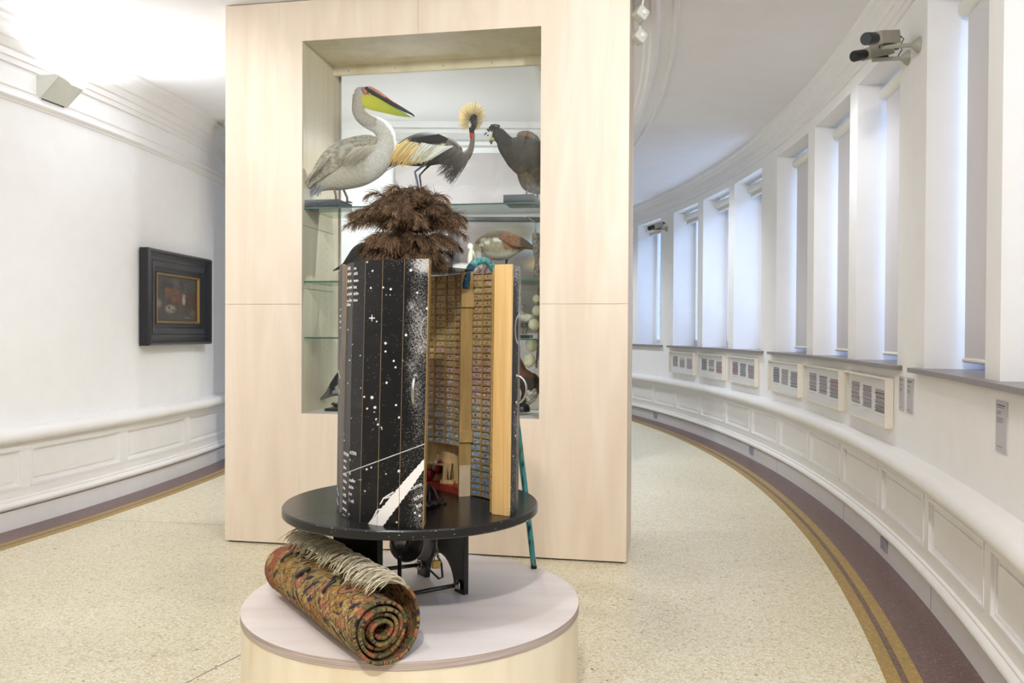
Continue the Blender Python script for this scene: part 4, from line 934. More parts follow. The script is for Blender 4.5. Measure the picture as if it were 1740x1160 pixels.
def gal_density(px, py):
    """probability of white spray at a point of the print"""
    d = np.zeros_like(px)
    w = np.clip((px-(676+np.sin(py*.03)*6))/22, 0, 1)
    for (cx, cy, sx, sy, a) in ((712, 560, 14, 60, .62), (700, 520, 7, 8, .9), (714, 590, 12, 16, .85), (700, 622, 10, 14, .5), (706, 660, 12, 40, .42), (722, 449, 15, 12, 3.2), (704, 446, 12, 9, .5), (676, 444, 14, 6, .25), (712, 700, 10, 60, .22), (712, 860, 12, 45, .30), (690, 785, 18, 60, .06), (712, 470, 14, 20, .22)):
        d = np.maximum(d, a*np.exp(-((px-cx)/sx)**2-((py-cy)/sy)**2))
    d = d*.78*np.maximum(w, .2)+.003
    for (cx, cy, sx, sy, a) in ((878, 462, 6, 18, .8), (881, 500, 3, 30, .45), (880, 640, 4, 60, .12), (878, 720, 5, 24, .4), (876, 800, 6, 40, .22), (872, 850, 5, 30, .2)):
        d = np.maximum(d, a*np.exp(-((px-cx)/sx)**2-((py-cy)/sy)**2))
    return d
def seg_d(px, py, a, b):
    ax, ay = a; bx, by = b; vx, vy = bx-ax, by-ay; t = np.clip(((px-ax)*vx+(py-ay)*vy)/(vx*vx+vy*vy), 0, 1)
    return np.hypot(px-ax-t*vx, py-ay-t*vy)
def print_cols(P3, clumpseed):
    px, py = proj_np(P3); n = len(px); rs = np.random.default_rng(clumpseed)
    col = np.tile(lin_np((16, 15, 15)), (n, 1)); white = lin_np((228, 222, 216))
    # clumpy random field
    ph = rs.uniform(0, 6, 12); f = np.zeros(n)
    for k in range(12): kx, ky = rs.uniform(.25, 1.6, 2)*rs.choice([-1, 1], 2); f += np.sin(px*kx+py*ky+ph[k])
    f = .5+f/9; u = rs.random(n); w = (u < gal_density(px, py)*np.clip(f+.35, .1, 1.6))
    col[w] = white*(rs.uniform(.25, 1, (w.sum(), 1))**1.4)
    for (x, y, r_) in STARS:
        dd = np.hypot(px-x, py-y); s = dd < r_
        if r_ > 3: s = (dd < 1.9) | ((abs(px-x)+abs(py-y)*.9 < 5.4) & ((abs(px-x) < .8) | (abs(py-y) < .8)))
        col[s] = white
    # comet tail
    tail = (seg_d(px, py, (740, 762), (628, 905)))
    wd = np.interp(py, [775, 800, 830, 870, 900], [4.2, 6.5, 9.0, 10, 11]); s = tail < wd+np.sin(py*.9)*.4+rs.normal(0, .35, n)*(py > 830); s &= py > 740; col[s] = white
    for a, b in (((668, 836), (652, 846)), ((652, 846), (646, 856)), ((664, 843), (655, 846)), ((651, 864), (641, 866)), ((641, 866), (633, 882)), ((633, 882), (627, 889)), ((636, 884), (630, 893))):
        s = seg_d(px, py, a, b) < 1.1+rs.normal(0, .5, n)*.5; col[s] = white
    s = seg_d(px, py, (735, 749), (578, 807)) < .62; col[s] = white*.85
    s = (np.abs(np.hypot((px-732)/17, (py-560)/24)-1) < .028) & (px < 728); col[s] = white*.6
    s = (np.abs(np.hypot((px-882)/6.5, (py-560)/24)-1) < .10) & (px > 869) & (py > 530); col[s] = white*.6
    return col
def slat(ctr, a0, a1, nx, name, parent, ro=RO, warp=WK, seed=1, zlo=KZ0, zhi=KZ1, dzv=.0017):
    p0 = Vector((ctr[0]+ro*math.cos(R(a0)), ctr[1]+ro*math.sin(R(a0)), 0)); p1 = Vector((ctr[0]+ro*math.cos(R(a1)), ctr[1]+ro*math.sin(R(a1)), 0))
    d = (p1-p0).normalized(); p0 = p0+d*.0009; p1 = p1-d*.0009
    nz = int((zhi-zlo)/dzv); S_, Z_ = np.meshgrid(np.linspace(0, 1, nx+1), np.linspace(zlo, zhi, nz+1))
    V = np.c_[(p0.x+(p1.x-p0.x)*S_).ravel(), (p0.y+(p1.y-p0.y)*S_).ravel(), Z_.ravel()]
    Vw = V.copy(); Vw[:, 0] += warp*(Vw[:, 2]-TZ)
    F = []; w = nx+1
    for j in range(nz):
        b = j*w; F += [(b+i, b+i+1, b+w+i+1, b+w+i) for i in range(nx)]
    m = MB(); m.add(V, F, print_cols(Vw, seed))
    # board body behind the printed face
    q0 = Vector((ctr[0]+(ro-.012)*math.cos(R(a0)), ctr[1]+(ro-.012)*math.sin(R(a0)), 0)); q1 = Vector((ctr[0]+(ro-.012)*math.cos(R(a1)), ctr[1]+(ro-.012)*math.sin(R(a1)), 0))
    n_ = Vector((ctr[0], ctr[1], 0))-(p0+p1)/2; n_.normalize(); e = n_*.0006
    pp = [p0+e, p1+e, q1, q0]; VV = [(q.x, q.y, z) for z in (zlo, zhi) for q in pp]
    m.add(VV, [(0, 1, 2, 3), (7, 6, 5, 4), (0, 4, 5, 1), (1, 5, 6, 2), (2, 6, 7, 3), (3, 7, 4, 0)], lin((206, 176, 132)))
    return m.build(name, M['print'], parent, warp=warp), (p0, p1)
DK = 0.0185     # the left door sags a little more than the rest
door = MB(); door.arcblock(RO-.014, RO-.010, KZ0, KZ1, -90, -162, CL_, n=20)
# rear of the door: drawer carcass seen edge on
chordblock(door, CL_, -90.0, -91.2, RI+.045, RO-.001, KZ0, KZ1); chordblock(door, CL_, -160.8, -162, RI, RO-.012, KZ0, KZ1); door.arcblock(RI, RI+.01, KZ0, KZ1, -90, -162, CL_, n=20)
door.arcblock(RI, RO-.012, KZ0, KZ0+.012, -90, -162, CL_, n=20); door.arcblock(RI, RO-.012, KZ1-.012, KZ1, -90, -162, CL_, n=20)
DOOR = door.build('door', M['frame'], cab, warp=DK)
SL = []
for k in range(5):
    a1 = -90.2-14.2*k; a0 = a1-14.2
    o, pq = slat(CL_, a0, a1, (84, 60, 46, 46, 46)[k], 'printed_slat', DOOR, warp=DK, seed=40+k, dzv=(.0010, .0013, .0017, .0017, .0017)[k]); SL.append(pq)
for k in range(4):
    o, pq = slat(CR_, -27.6+14.2*k, -27.6+14.2*(k+1), 40 if k < 1 else 8, 'printed_slat', cab, seed=60+k, dzv=.0017 if k < 1 else .02)
# far left quarter, seen past the door
m = MB(); m.arcblock(RI, RO-.012, KZ0, KZ1-.003, 128, 212, CDs, n=24); m.build('rear_shell', M['frame'], cab, warp=.009)
for k in range(5):
    o, pq = slat(CDs, 206-14.2*k, 206-14.2*(k+1), 30 if k < 2 else 6, 'printed_slat', cab, warp=.009, seed=80+k, dzv=.0022 if k < 2 else .02)
    if k == 0: DSL = pq
m = MB(); chordblock(m, CDs, 206, 207.0, RO-.012, RO, KZ0, KZ1-.003); m.build('edge_strip', pmat('grey_edge_paint', (122, 114, 108), 0.5, var=0.05, scale=20), cab, warp=.009)
# smoked glass lid over the middle quarter
m = MB(); LP = [(-.37, 3.03), (-.300, 3.055), (-.215, 3.15), (-.155, 3.225), (-.20, 3.33), (-.30, 3.50), (-.50, 3.55)]; n = len(LP)
m.add([(x, y, z) for z in (KZ1-.006, KZ1-.001) for x, y in LP], [(k, (k+1) % n, n+(k+1) % n, n+k) for k in range(n)]+[tuple(range(n)), tuple(range(2*n-1, n-1, -1))])
m.build('glass_lid', M['smoked'], cab, warp=WK)
# lettering on slats
def slat_text(pq, s, py, body, size, parent, ctr, warp, slope=0.0, name='lettering'):
    p0, p1 = pq; d = (p1-p0).normalized(); c = p0+(p1-p0)*s; n_ = (p0+p1)/2-Vector((ctr[0], ctr[1], 0)); n_.normalize()
    z = EYE+(565-py)/FPX*c.y
    up = Vector((-d.x*math.sin(slope), -d.y*math.sin(slope), math.cos(slope)))
    F = frame_mat((c.x+n_.x*.0009, c.y+n_.y*.0009, z), d*math.cos(slope)+Vector((0, 0, math.sin(slope))), up)
    return text_obj(name, body, F, size, M['white'], parent, warp=warp)
T1_ = ['en', 'zich', 'wen-', 'het', 'zicht-', 'mee', 'lichten']
T0_ = ['DEEL', 'deel er', 'die maa', 'er eeuwt', 'er is niet', 'on. Deze', 'ruim d']
for k, y in enumerate((458, 467, 479, 490, 501, 512)):
    slat_text(SL[3], .06, y+2, T1_[k], .0175, DOOR, CL_, DK); slat_text(SL[4], .12, y+3, T0_[k], .0175, DOOR, CL_, DK)
slat_text(SL[4], .12, 522, 'lichten', .0175, DOOR, CL_, DK)
T3 = ['ATEN:', 'c  .', ' ', 'n', 'maller', 'licht-', 'km', '1 mil.', ' ', 'n']; T2 = ['DE PLAN', 'neren', 'kilom', 'stoffen', 'deelten', 'is te', 'is 120', 'afstand', 'eens op', 'zonne']
for k in range(10):
    y = 772+k*11.6
    slat_text(SL[3], .04, y+1, T3[k], .0175, DOOR, CL_, DK); slat_text(SL[4], .12, y+2, T2[k], .0165, DOOR, CL_, DK)
for s, y, b in ((.42, 836, 'Kome'), (.62, 852, 'sche'), (.74, 865, 'ko')): slat_text(SL[0], s, y, b, .020, DOOR, CL_, DK, slope=R(26))
for s, y, b in ((.25, 646, 'meter lijn'), (.35, 672, 'wolk'), (.3, 846, 'lijker mi'), (.4, 862, 'miljoen'), (.2, 540, 'it ver'), (.2, 550, 'hoor'), (.2, 560, 'zien'), (.2, 529, 'van')):
    slat_text(DSL, s, y, b, .0145, cab, CDs, .009, slope=R(28) if y > 600 else 0)
# handles
def handle(pos, n_, h, out, parent, warp):
    pos = Vector(pos); n_ = Vector(n_).normalized(); m = MB()
    pts = [pos+Vector((0, 0, h/2)), pos+Vector((0, 0, h/2))+n_*out*.6]
    pts = [pos+n_*(out*math.sin(a))+Vector((0, 0, math.cos(a)*h/2)) for a in np.linspace(0.0, math.pi, 17)]
    pts = [p+n_*0 for p in pts]
    m.tube(pts, .0055, 12); m.tube([pos+Vector((0, 0, h/2))-n_*.004, pos+Vector((0, 0, h/2))+n_*.004], .008, 12); m.tube([pos-Vector((0, 0, h/2))-n_*.004, pos-Vector((0, 0, h/2))+n_*.004], .008, 12)
    return m.build('handle', M['steel'], parent, smooth=True, warp=warp)
q0, q1 = SL[0]; hp = q0.lerp(q1, .56); hp.z = 1.302; handle(hp, (hp.x-CL_[0], hp.y-CL_[1], 0), .096, .034, DOOR, DK)
hp = Vector((CR_[0]+RO*math.cos(R(-16)), CR_[1]+RO*math.sin(R(-16)), 1.292)); handle(hp, (hp.x-CR_[0], hp.y-CR_[1], 0), .098, .036, cab, WK)
# the niche under the middle drawers
nz0, nz1 = KZ0, 1.036
m = MB(); m.arcblock(RI+.047, RI+.056, nz0, nz1, 20.5, 34, CC_, n=4); m.arcblock(RO-.03, RO-.014, nz0, nz1, 34, 101, CC_, n=12); m.build('niche_back', M['nich'], cab, warp=WK)
m = MB(); m.arcblock(RI+.0, RI+.047, nz0, nz0+.028, 20.5, 34, CC_, n=4); m.arcblock(RI+.0, RO-.03, nz0, nz0+.028, 34, 101, CC_, n=16); m.build('niche_base', M['redbox'], cab, warp=WK)
m = MB(); m.arcblock(RI+.004, RO-.03, .944, .950, 48, 101, CC_, n=10); m.arcblock(RI+.004, RO-.03, nz0+.028, .944, 48, 49.5, CC_, n=1); m.build('niche_shelf', M['nich'], cab, warp=WK)
def npt(px, py, off=.0, a=None):
    """point in the niche, on a cylinder RI+off about the middle shell"""
    d = ray(px, py); o = Vector((0, 0, EYE)); Rr = RI+off; A = d.x**2+d.y**2; B = -2*(d.x*CC_[0]+d.y*CC_[1]); C_ = CC_[0]**2+CC_[1]**2-Rr*Rr
    t = (-B+math.sqrt(B*B-4*A*C_))/2/A; return o+d*t
sc = thing('metal_scoop', npt(742, 790, .03), 'white metal scoop hanging upside down on the back of the niche', 'scoop')
m = MB(); p = [npt(744.5, 771, .04), npt(743.5, 777, .037), npt(742, 781, .034)]; m.tube(p, [.0035, .0045, .006], 10); p2 = [npt(742, 781, .034), npt(740, 788, .03), npt(738.5, 797, .03), npt(738, 799, .03)]; m.tube(p2, [.006, .011, .010, .006], 12); m.build('scoop_body', M['scoop'], sc, smooth=True)
m = MB(); m.lathe([(.002, 0), (.0025, .02)], npt(744.5, 770, .03), 8, axis=(0, 1, 0)); m.build('peg', M['darksteel'], sc)
kn = thing('folding_knife', npt(746, 795, .02), 'dark red folding pocket knife with a row of rivets standing on the niche shelf', 'knife')
m = MB(); m.tube([npt(742.5, 803, .02), npt(744, 795, .02), npt(747.5, 785, .02), npt(749, 781.5, .02)], [.010, .012, .011, .005], 14); m.build('knife_handle', M['red'], kn, smooth=True)
m = MB(); m.tube([npt(748.5, 802.5, .026), npt(750.5, 793, .026), npt(752.5, 784.5, .026)], [.006, .006, .005], 8); m.build('blade_back', M['darksteel'], kn, smooth=True)
m = MB()
for k in range(5): m.lathe([(.0001, -.002), (.0022, 0), (.0001, .002)], npt(749+k*.7, 799-k*3.6, .018), 8)
m.build('rivets', M['steel'], kn)
jr = thing('glass_jar', npt(763, 815, .02), 'clear glass jar holding brushes at the right of the niche', 'jar')
c_ = npt(763, 824.5, .028); m = MB(); m.lathe([(.0175, 0), (.0185, .003), (.0185, .062), (.0175, .062), (.0175, .004)], c_, 24, cap=False); m.build('glass_wall', M['glass'], jr, smooth=True)
for k, (dx, l, cl) in enumerate(((-.006, .085, 'darksteel'), (.003, .10, 'nich'), (.008, .092, 'leather'))):
    b = thing('paint_brush', c_+Vector((dx, 0, .004)), ['dark metal tool standing left in the glass jar', 'pale wooden handle in the middle of the glass jar', 'black bristled brush leaning right in the glass jar'][k], 'brush')
    m = MB(); m.tube([c_+Vector((dx*.3, .004, .004)), c_+Vector((dx*.7, .002, .02))], [.0075, .0045], 10); m.build('bristles', M['leather'], b, smooth=True)
    m = MB(); m.tube([c_+Vector((dx*.7, .002, .02)), c_+Vector((dx*1.9, 0, l))], [.0030, .0022], 8); m.build('brush_handle', M[cl], b, smooth=True)
tr = thing('wooden_block', npt(762, 828, .01), 'small stack of pale wooden boards under the glass jar', 'wood block')
b_ = npt(762, 829, .030); Fm = frame_mat((b_.x, b_.y, KZ0+.029), (.94, -.34, 0)); m = MB()
for k in range(2): m.box((-.030+.002*k, -.022, .0001+.0075*k), (.030, .026, .007+.0075*k), Fm)
m.build('boards', M['nich'], tr, bevel=.0008)
gb = thing('glass_beaker', npt(727, 794, .02), 'tall narrow glass tube standing at the left of the niche shelf', 'glass')
c_ = npt(726, 803, .028); c_.z = .9515; m = MB(); m.lathe([(.012, 0), (.013, .002), (.013, .05), (.0122, .05), (.0122, .003)], c_, 20, cap=False); m.build('glass_wall', M['glass'], gb, smooth=True)
pt = thing('dark_cup', npt(728, 820, .03), 'glossy dark round cup under the niche shelf', 'cup')
c_ = npt(728, 826, .035); c_.z = KZ0+.0295; m = MB(); m.lathe([(.014, 0), (.022, .008), (.026, .024), (.024, .040), (.020, .050), (.018, .048), (.001, .012)], c_, 24, cap=False); m.build('cup_wall', M['red'], pt, smooth=True)
# black leather pouch with straps on the table in front of the niche
bag = thing('leather_harness', (-0.325, 3.04, TZ), 'heap of black leather straps and a buckle lying on the table by the opened door', 'straps')
c0 = at_z(716, 866, TZ)
def bp(x, y, z): 
    q = at_z(x, y, TZ); return Vector((q.x, q.y, TZ+z))
c0 = Vector((-.325, 3.06, TZ)); m = MB()
m.tube([bp(712, 862, .012), bp(722, 865, .012), bp(734, 862, .011), bp(744, 856, .010)], [.010, .016, .014, .006], 12); m.build('pouch', M['leather'], bag, smooth=True)
m = MB(); m.tube([bp(720, 866, .010), bp(722, 862, .050), bp(730, 856, .072), bp(738, 856, .05), bp(746, 858, .012)], [.007, .007, .007, .007, .006], 8)
m.tube([bp(730, 862, .012), bp(728, 858, .055), bp(724, 856, .075), bp(718, 858, .07)], .007, 8); m.tube([bp(738, 862, .012), bp(748, 856, .008), bp(754, 852, .016), bp(757, 856, .005)], .006, 8); m.build('strap', M['leather'], bag, smooth=True)
m = MB(); m.tube([bp(733+6*math.cos(a), 864+2.2*math.sin(a), .013+.012*math.sin(a)) for a in np.linspace(0, 2*math.pi, 13)[:-1]], .0022, 6, closed=True); m.build('buckle', M['darksteel'], bag, smooth=True)
# ------------------------------------------------------------------ rolled oriental carpet on the plinth
NA = Vector((-0.405, 2.605, PZ+.1085)); FA = Vector((-0.885, 3.31, PZ+.1085)); AX = (FA-NA).normalized(); E1 = Vector((AX.y, -AX.x, 0)); E2 = Vector((0, 0, 1)); LEN = (FA-NA).length
carpet = thing('rolled_carpet', (-0.64, 2.95, PZ), 'rolled up oriental carpet in ochre and rust with cotton fringe, lying on the plinth', 'carpet')
TK = 0.0105
def spiral(n=420):
    """centre line of the rolled rug in the (e1, e2) plane, inner end first"""
    out = []
    turns = 4.15
    for i in range(n):
        s = i/(n-1); a = -2*math.pi*turns*(1-s)-math.pi/2           # ends at the bottom
        r = 0.022+(0.1005-0.022)*s; wob = 1+.05*math.sin(a*2+1.0)*(1-s)+.03*math.sin(3*a)
        out.append((r*wob*math.cos(a), r*wob*math.sin(a)*.97))
    for a, r in ((-75, .106), (-58, .114), (-40, .124), (-22, .134), (-5, .140), (10, .142), (24, .143), (36, .146), (47, .150), (55, .152)):
        out.append((r*math.cos(R(a)), r*math.sin(R(a))))
    P = np.array(out); P[:, 1] = np.maximum(P[:, 1], -.1022)
    return P
SP = spiral(); K = len(SP)
tan = np.gradient(SP, axis=0); tan /= np.linalg.norm(tan, axis=1)[:, None]; nor = np.c_[tan[:, 1], -tan[:, 0]]
arc = np.r_[0, np.cumsum(np.linalg.norm(np.diff(SP, axis=0), axis=1))]
def rug_cols(s, t, face):
    """pattern: border bands, arabesques, flowers"""
    k = len(s); OC = (168, 140, 86); RU = (164, 112, 78); OL = (112, 106, 70); NV = (62, 56, 62); TA = (184, 160, 116); GO = (156, 124, 62)
    c = np.tile(np.array(OC, float), (k, 1))
    def nz(fx, fy, p): return np.sin(s*fx+p+1.7*np.sin(t*fy*.7+p*2))*np.cos(t*fy-p+1.3*np.sin(s*fx*.6-p))
    a = nz(38, 27, .3); b = nz(24, 40, 1.9); d = nz(62, 50, 4.1); e = nz(110, 84, 2.2); h_ = nz(150, 130, 3.3)
    c[a > .35] = RU; c[(b > .5)] = GO; c[(b < -.45) & (a < .3)] = OL; c[(np.abs(a-.30) < .075)] = NV; c[(np.abs(b+.42) < .07)] = TA
    c[(d > .72)] = RU; c[(d < -.72)] = NV; c[(np.abs(b-.55) < .05) & (e > -.2)] = NV; c[(e > .86)] = TA; c[(np.abs(a+b) < .05)] = (112, 84, 50)
    edge = (t < .030); q_ = np.sin(s*47)+np.sin(s*83+2)+.8*np.sin(s*131+1)+.5*np.sin(t*500); c[edge] = (150, 124, 74); c[edge & (q_ > .9)] = (164, 104, 74); c[edge & (q_ < -.9)] = (104, 98, 66); c[edge & (np.abs(q_-.2) < .28)] = NV; c[edge & (np.sin(t*620) > .75)] *= .8
    c[(h_ > .8)] *= .72; c[(h_ < -.8)] *= 1.15
    far = t > LEN-.10; c[far & (np.abs(a) < .5)] = (150, 92, 66)
    fe = s > arc[-1]-.060; c[fe] = RU; c[fe & (np.sin(t*150)+np.sin(t*63+2) > 1.0)] = NV; c[s > arc[-1]-.013] = (178, 164, 128)
    rs = np.random.default_rng(3); c *= rs.uniform(.80, 1.12, (k, 1)); c *= (.93+.07*np.sin(t*900))[:, None]
    return lin_np(np.clip(c, 0, 255))
# resample the profile evenly so that the weave stays fine
NS = 620; ss = np.linspace(0, arc[-1], NS); SX = np.interp(ss, arc, SP[:, 0]); SY = np.interp(ss, arc, SP[:, 1])
tt_ = np.gradient(np.c_[SX, SY], axis=0); tt_ /= np.linalg.norm(tt_, axis=1)[:, None]; nn = np.c_[tt_[:, 1], -tt_[:, 0]]
NT = 210; ts = np.linspace(0, LEN, NT)
def rugpt(i, t, side):
    sag = 1+.02*math.sin(t*9+i*.01)
    x = (SX[i]+nn[i, 0]*TK/2*side)*sag; y = SY[i]+nn[i, 1]*TK/2*side
    fo = max(0, (ss[i]-(arc[-1]-.30)))/.30; x += fo*(.006*math.sin(t*14)); off = -.012*math.sin(ss[i]*9)*(1-fo)+fo*(.012+.02*math.sin(4*fo))
    tt2 = t+off*(1-t/LEN)
    return NA+AX*tt2+E1*x+E2*y
m = MB(); V = []; S2 = []; T2_ = []
for side in (1, -1):
    for j, t in enumerate(ts):
        for i in range(NS): V.append(tuple(rugpt(i, t, side))); S2.append(ss[i]); T2_.append(t)
Fq = []
for sd in (0, 1):
    b0 = sd*NS*NT
    i0 = 0 if sd == 0 else 0
    for j in range(NT-1):
        b = b0+j*NS; Fq += [(b+i, b+i+1, b+NS+i+1, b+NS+i) for i in range(NS-1)]
o2 = NS*NT
for i in range(NS-1): Fq.append((i, i+1, o2+i+1, o2+i)); l = (NT-1)*NS; Fq.append((l+i, l+i+1, o2+l+i+1, o2+l+i))
for j in range(NT-1): a = j*NS; Fq.append((a, a+NS, o2+a+NS, o2+a)); a += NS-1; Fq.append((a, a+NS, o2+a+NS, o2+a))
cl = rug_cols(np.array(S2), np.array(T2_), 0)
m.add(V, Fq, cl)
M['rug'] = attrmat('woven_rug', .92, fuzz=.28, stretch=(320, 320, 320), bump=.5, spec=.1)
m.build('rug', M['rug'], carpet, smooth=True)
# fringe
m = MB(); rf = random.Random(4)
end = K-1; eX, eY = SP[-1]
for k in range(400):
    t = rf.uniform(0.0, LEN-.01)+0; t = max(0.004, t); bunch = math.sin(t*23)*.5+math.sin(t*51+1)*.4
    base = NA+AX*(t+.012*(1-t/LEN)+.02*math.sin(4)*(1-t/LEN))+E1*(eX+.006*math.sin(t*14))+E2*eY
    ln = rf.uniform(.05, .14); pts = [base]; a0 = 52+rf.uniform(-3, 3); r0 = .152
    sweep = ln/.125*57.3; drift = rf.uniform(-.03, .03)+bunch*.02; ph = rf.uniform(0, 6); lift = rf.uniform(.0, .026)
    for q in range(1, 9):
        s = q/8; a = a0+sweep*s; r = .152*(1-s)**2*1.0+(1-(1-s)**2)*(.1185+lift*.4)+.012*math.sin(s*math.pi)+lift*math.sin(s*3.1)
        w = .009*math.sin(ph+s*(8+4*math.sin(k*1.0)))*s
        pts.append(NA+AX*min(LEN+.02, (t+drift*s+w+.008))+E1*(r*math.cos(R(a))+.006*math.sin(ph*2+s*11)*s)+E2*max(-.09, r*math.sin(R(a))+.005*abs(math.cos(ph+s*9))*s))
    rr_ = rf.uniform(.0013, .0022); m.tube(pts, [rr_]*8+[rr_*.6], 5)
m_ = m.build('fringe', M['fringe'], carpet, smooth=True); m_['kind'] = 'stuff'
m = MB()   # short warp ends on the far rim
for k in range(160):
    i = rf.randrange(200, NS); p = rugpt(i, LEN-.001, rf.choice((-1, 1))); d = AX*rf.uniform(.006, .016)+E1*rf.uniform(-.006, .006)+E2*rf.uniform(-.006, .006); m.tube([p, p+d*.6+E2*.001, p+d], [.0012, .001, .0006], 4)
m.build('loose_threads', M['fringe'], carpet)['kind'] = 'stuff'
for k, (t, a, l, w) in enumerate(((.70, 128, .06, .009), (.50, 136, .06, .011), (.27, 130, .065, .009))):
    m = MB(); pts = []
    for q in range(9):
        s = q/8; aa = a+(s-.5)*l/.12*57.3; rr_ = .1085+.004*math.sin(math.pi*s); pts.append(NA+AX*(t+.012*(s-.5)*(1 if k != 1 else 4))+E1*rr_*math.cos(R(aa))+E2*rr_*math.sin(R(aa)))
    m.tube(pts, [w*.5, w*.62, w*.6, w*.55, w*.55, w*.55, w*.6, w*.72, w*.4], 8); m.build('leather_tab', M['leather'], carpet, smooth=True)
m = MB(); p = NA+AX*.60+E1*.045+E2*.150
for k in range(26):
    a, b = rf.uniform(0, 6.28), rf.uniform(0, 3.14); q = p+Vector((math.cos(a)*math.sin(b), math.sin(a)*math.sin(b), math.cos(b)))*.013
    m.tube([p, q, q+Vector((rf.uniform(-.008, .008), rf.uniform(-.008, .008), rf.uniform(-.002, .010)))], [.007, .006, .002], 6)
m.build('fringe_knot', M['net'], carpet, smooth=True)
m = MB(); m.tube([NA+AX*.57+E1*.062+E2*.130, NA+AX*.40+E1*.085+E2*.132], [.014, .013], 12); m.build('wooden_toggle', M['leather'], carpet, smooth=True)

# ------------------------------------------------------------------ ostrich feather bundle standing in the cabinet
duster = thing('feather_duster', (-0.385, 3.12, TZ), 'large bushy brown ostrich feather duster rising from the top of the drawer cabinet', 'feather duster')
HB = Vector((-0.392, 3.12, 1.745)); rg = random.Random(12)
m = MB(); m.tube([(HB.x, HB.y, TZ+.001), (HB.x, HB.y, HB.z+.14)], [.011, .013], 14); m.build('stick', M['pine'], duster, smooth=True)
def plume(m, p0, d, up0, Ln, width, droop, c_root, c_tip, nb=150):
    """ostrich plume: curved quill with long soft barbs on both sides"""
    d = d.normalized(); side = d.cross(Vector((0, 0, 1)));
    if side.length < .1: side = Vector((1, 0, 0))
    side.normalize(); roll = rg.uniform(-.8, .8); side = (Matrix.Rotation(roll, 3, d) @ side)
    Q = []; p = p0.copy(); dd = d.copy(); N_ = 16
    for i in range(N_+1):
        Q.append(p.copy()); p = p+dd*(Ln/N_); dd = (dd+Vector((0, 0, -droop*(i/N_)**1.2))).normalized()
    m.tube(Q, [max(.0005, .0016*(1-i/N_)) for i in range(N_+1)], 4, c=lin((96, 74, 52)))
    for b in range(nb):
        s = (b+rg.random())/nb; s = .06+.94*s; f = s*N_; i = min(int(f), N_-1); q = Q[i].lerp(Q[i+1], f-i); t = (Q[i+1]-Q[i]).normalized()
        wl = width*(.45+.55*math.sin(math.pi*min(1, s*.9+.05)))*rg.uniform(.75, 1.15)
        sd = side*(1 if b % 2 else -1)+Vector((rg.gauss(0, .35), rg.gauss(0, .35), rg.gauss(0, .35)))
        v = (sd*.75+t*rg.uniform(.35, .85)).normalized(); pts = []; x = q.copy()
        for k in range(5):
            pts.append(x.copy()); x = x+v*(wl/4); v = (v+Vector((0, 0, -.20-.28*rg.random()))+t*.10).normalized()
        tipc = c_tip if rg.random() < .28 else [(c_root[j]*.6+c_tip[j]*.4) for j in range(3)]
        V = []; C = []
        for k, y in enumerate(pts):
            tg = (pts[min(k+1, 4)]-pts[max(k-1, 0)]); w = tg.cross(Vector((rg.gauss(0, .3), 1, rg.gauss(0, .3)))).normalized()*(.00095*(1-k*.17)); V += [tuple(y-w), tuple(y+w)]
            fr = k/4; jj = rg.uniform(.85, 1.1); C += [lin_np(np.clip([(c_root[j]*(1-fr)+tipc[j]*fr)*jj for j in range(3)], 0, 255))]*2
        m.add(V, [(2*k, 2*k+1, 2*k+3, 2*k+2) for k in range(4)], np.array(C))
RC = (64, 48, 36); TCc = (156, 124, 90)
def ring(n, el, r0, z, Ln, wid, droop, a0=0, jit_=12, nb=230):
    for k in range(n):
        a = R(a0+360*k/n+rg.uniform(-jit_, jit_)); e = R(el+rg.uniform(-9, 9)); d = Vector((math.cos(a)*math.cos(e), math.sin(a)*math.cos(e), math.sin(e)))
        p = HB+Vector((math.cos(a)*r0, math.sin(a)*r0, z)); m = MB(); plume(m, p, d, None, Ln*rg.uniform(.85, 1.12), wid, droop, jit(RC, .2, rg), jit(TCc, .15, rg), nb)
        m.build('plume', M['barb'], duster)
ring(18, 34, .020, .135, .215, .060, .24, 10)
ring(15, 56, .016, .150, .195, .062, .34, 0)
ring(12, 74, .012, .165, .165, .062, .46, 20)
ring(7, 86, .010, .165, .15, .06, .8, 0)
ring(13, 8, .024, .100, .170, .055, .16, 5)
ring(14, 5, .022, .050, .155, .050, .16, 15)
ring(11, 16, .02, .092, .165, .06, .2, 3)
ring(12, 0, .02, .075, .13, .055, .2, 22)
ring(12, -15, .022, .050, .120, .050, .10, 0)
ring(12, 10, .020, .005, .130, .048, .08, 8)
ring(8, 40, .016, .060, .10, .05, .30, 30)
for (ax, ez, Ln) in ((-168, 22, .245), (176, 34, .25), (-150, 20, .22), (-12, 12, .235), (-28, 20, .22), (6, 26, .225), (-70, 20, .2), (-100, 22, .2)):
    a = R(ax); e = R(ez); m = MB(); plume(m, HB+Vector((0, 0, .125)), Vector((math.cos(a)*math.cos(e), math.sin(a)*math.cos(e), math.sin(e))), None, Ln, .055, .17, RC, TCc, 280); m.build('plume', M['barb'], duster)
